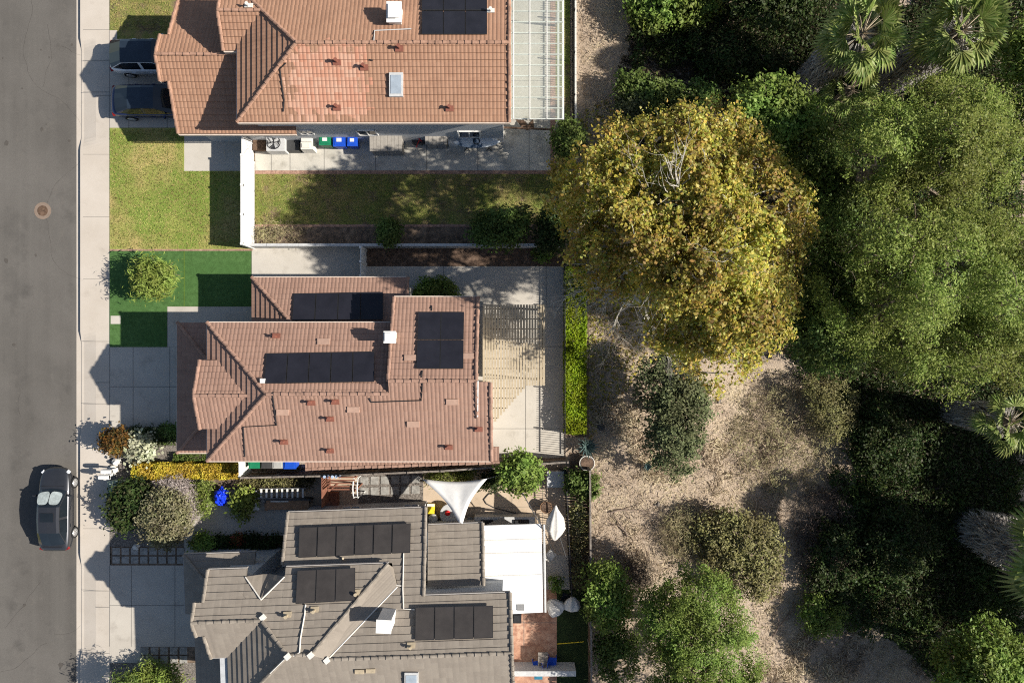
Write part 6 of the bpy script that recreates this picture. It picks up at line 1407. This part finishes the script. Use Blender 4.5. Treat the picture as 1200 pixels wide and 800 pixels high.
palm(1262, 668, 6.0, 2.9, 28, 'fan palm at the lower right edge with a broad grey skirt of dead fronds', True, 5, .1)

# --- branches and stones lying on the slope
for lab, px, py, az, L_, sd_ in (('fallen grey branch on the dry slope right of the stone planter', 715, 600, .5, 2.2, 4), ('forked dead branch lying below the oak scrub', 735, 628, 2.2, 1.6, 6), ('bent dead branch near the top of the dirt strip', 735, 45, -.6, 2.6, 9), ('dead branch on the straw patch at the bottom of the slope', 905, 745, 1.0, 1.8, 12)):
    p_ = WG(px, py) + Vector((0, 0, .12)); tag(bare('fallen_branch', '', [(p_, Vector((math.cos(az), math.sin(az), .02)), .05, L_, 2)], 'twig', seed=sd_), lab, 'branch')
for i_, (px, py, r_, lab) in enumerate(((704, 500, .22, 'dark stone on the bare slope just right of the hedge end'), (842, 470, .16, 'small pale stone on the straw path below the sycamore'), (770, 590, .18, 'greyish stone on the slope below the oak scrub'), (695, 632, .2, 'flat stone beside the weathered fence'))):
    rock(px, py, r_, lab, 'greywood' if i_ != 0 else 'dark_bin', .14, 20 + i_)
# --- ground cover
def scatter(name, label, cat, poly, n, mat, size, aspect, zmax, flat=.6, jitter=.5, thr=None, sc=.5, fade=0):
    xs = [p[0] for p in poly]; ys = [p[1] for p in poly]; X = RNG.uniform(min(xs), max(xs), n * 3); Y = RNG.uniform(min(ys), max(ys), n * 3); k = poly_in(poly, X, Y); X, Y = X[k][:n], Y[k][:n]
    P = []; DD = poly_dist(poly, X, Y)
    for x, y, dd in zip(X, Y, DD):
        p = WG(x, y)
        if fade and dd / fade < .2 + 1.1 * noise.noise(Vector((p.x * .6, p.y * .6, 9))) + .5 * noise.noise(Vector((p.x * 1.7, p.y * 1.7, 2))) : continue
        if thr is not None:
            q = noise.noise(Vector((p.x * sc, p.y * sc, 5.5))) + .5 * noise.noise(Vector((p.x * sc * 3, p.y * sc * 3, 1.5)))
            if q < thr: continue
            zz = zmax * min(1, (q - thr) * 1.6)
        else: zz = zmax
        P.append((p.x, p.y, p.z + .02 + zz * random.random()))
    P = np.array(P); Nn = RNG.normal(size=P.shape) * flat + np.array([0, 0, 1.0]) 
    o = leaf_mesh(name, P, Nn, size, aspect, mat, None, jitter); return tag(o, label, cat, None, 'stuff')
slope = [(676, -20), (745, -20), (740, 60), (720, 150), (690, 200), (692, 520), (696, 660), (745, 700), (800, 660), (880, 690), (890, 810), (1090, 810), (1060, 700), (960, 640), (1000, 540), (1000, 440), (880, 430), (830, 470), (745, 400), (692, 330)]
scatter('dry_grass', 'dry straw and twigs scattered over the tan slope', 'dry grass', slope, 30000, 'drygrass', .28, .12, .08, .9)
scatter('dry_tufts', 'taller dry grass tufts standing on the slope', 'dry grass', [(694, 470), (860, 450), (1000, 560), (900, 620), (800, 660), (700, 660)], 16000, 'drygrass', .5, .1, .35, 1.6, .5, .12, .45)
scatter('dry_tufts', 'dry tufts at the bottom of the slope', 'dry grass', [(870, 690), (1080, 690), (1090, 800), (890, 800)], 9000, 'drygrass', .45, .12, .3, 1.6, .5, .0, .45)
scatter('fallen_leaves', 'fallen brown and yellow leaves under the sycamore', 'leaves', [(650, 150), (740, 100), (760, 420), (690, 520), (664, 300)], 3500, 'syc', .17, .8, .03, .4)
scatter('undergrowth', 'undergrowth coloured dark to deepen the shade on the canyon floor', 'undergrowth', [(720, 10), (1000, -20), (1210, -20), (1210, 810), (1100, 800), (940, 700), (960, 560), (1000, 520), (920, 430), (940, 280), (900, 130), (740, 90)], 150000, 'dark', .2, .5, 1.1, .9, .6, -1.2, .4, 45)  # leaf colour darkened to add to the canyon shade
scatter('grass_blades', 'rough grass blades of the dry front lawn', 'grass', [(130, 152), (215, 152), (215, 201), (295, 201), (295, 291), (130, 291)], 30000, 'lawnblade', .1, .3, .05, .9)
scatter('grass_blades', 'grass blades of the back lawn', 'grass', rect(300, 205, 655, 262), 24000, 'lawnblade', .1, .3, .05, .9)
scatter('grass_blades', 'grass blades of the lawn above the upper driveway', 'grass', rect(130, -20, 200, 36), 6000, 'lawnblade', .1, .3, .05, .9)
scatter('shade_litter', 'leaf litter coloured dark to deepen the shade on the canyon floor', 'leaves', [(735, -10), (1000, -20), (1210, -20), (1210, 810), (1110, 800), (950, 690), (985, 540), (1000, 500), (930, 425), (800, 400), (740, 300), (720, 120)], 70000, 'litter', .26, .6, .12, .5, .5, None, .5, 30)  # dark cover added where the floor lies in deep shade
scatter('green_undergrowth', 'greener low growth at the edges of the canyon shade', 'undergrowth', [(930, 690), (990, 560), (1010, 470), (1120, 470), (1200, 560), (1200, 720), (1100, 740), (1000, 745)], 26000, 'mid', .2, .5, 1.3, .9, .5, .1, .6)  # lighter leaf colour for the undergrowth's lit parts

# ================================================================== LIGHT, CAMERA
EL = R(35.5); sx, sy = 1.0, -.1; nrm = math.hypot(sx, sy); sd = Vector((sx / nrm * math.cos(EL), sy / nrm * math.cos(EL), math.sin(EL)))
L = bpy.data.lights.new('sun', 'SUN'); L.energy = 4.6; L.angle = R(.53); L.color = (1, .94, .85)
so = bpy.data.objects.new('sun', L); COL.objects.link(so); so.rotation_euler = (-sd).to_track_quat('-Z', 'Y').to_euler(); so.location = (40, -4, 40)
w = bpy.data.worlds.new('World'); SC.world = w; w.use_nodes = True; nt = w.node_tree
bg = nt.nodes['Background']; sky = nt.nodes.new('ShaderNodeTexSky'); sky.sky_type = 'NISHITA'; sky.sun_disc = False; sky.sun_elevation = EL; sky.sun_rotation = math.atan2(sx, sy)
nt.links.new(sky.outputs[0], bg.inputs[0]); bg.inputs[1].default_value = .06
cam = bpy.data.cameras.new('camera'); cam.sensor_fit = 'HORIZONTAL'; cam.sensor_width = 36; cam.lens = 36 * CAMH / 60.0; cam.clip_end = 1500; cam.clip_start = .5
co = bpy.data.objects.new('camera', cam); COL.objects.link(co); co.location = (0, 0, CAMH); co.rotation_euler = (0, 0, 0); SC.camera = co
SC.cycles.filter_width = 1.1; SC.cycles.use_denoising = False
vs = SC.view_settings; vs.view_transform = 'Standard'; vs.look = 'None'; vs.gamma = 1; vs.use_curve_mapping = False; vs.exposure = .9
SC.display_settings.display_device = 'sRGB'
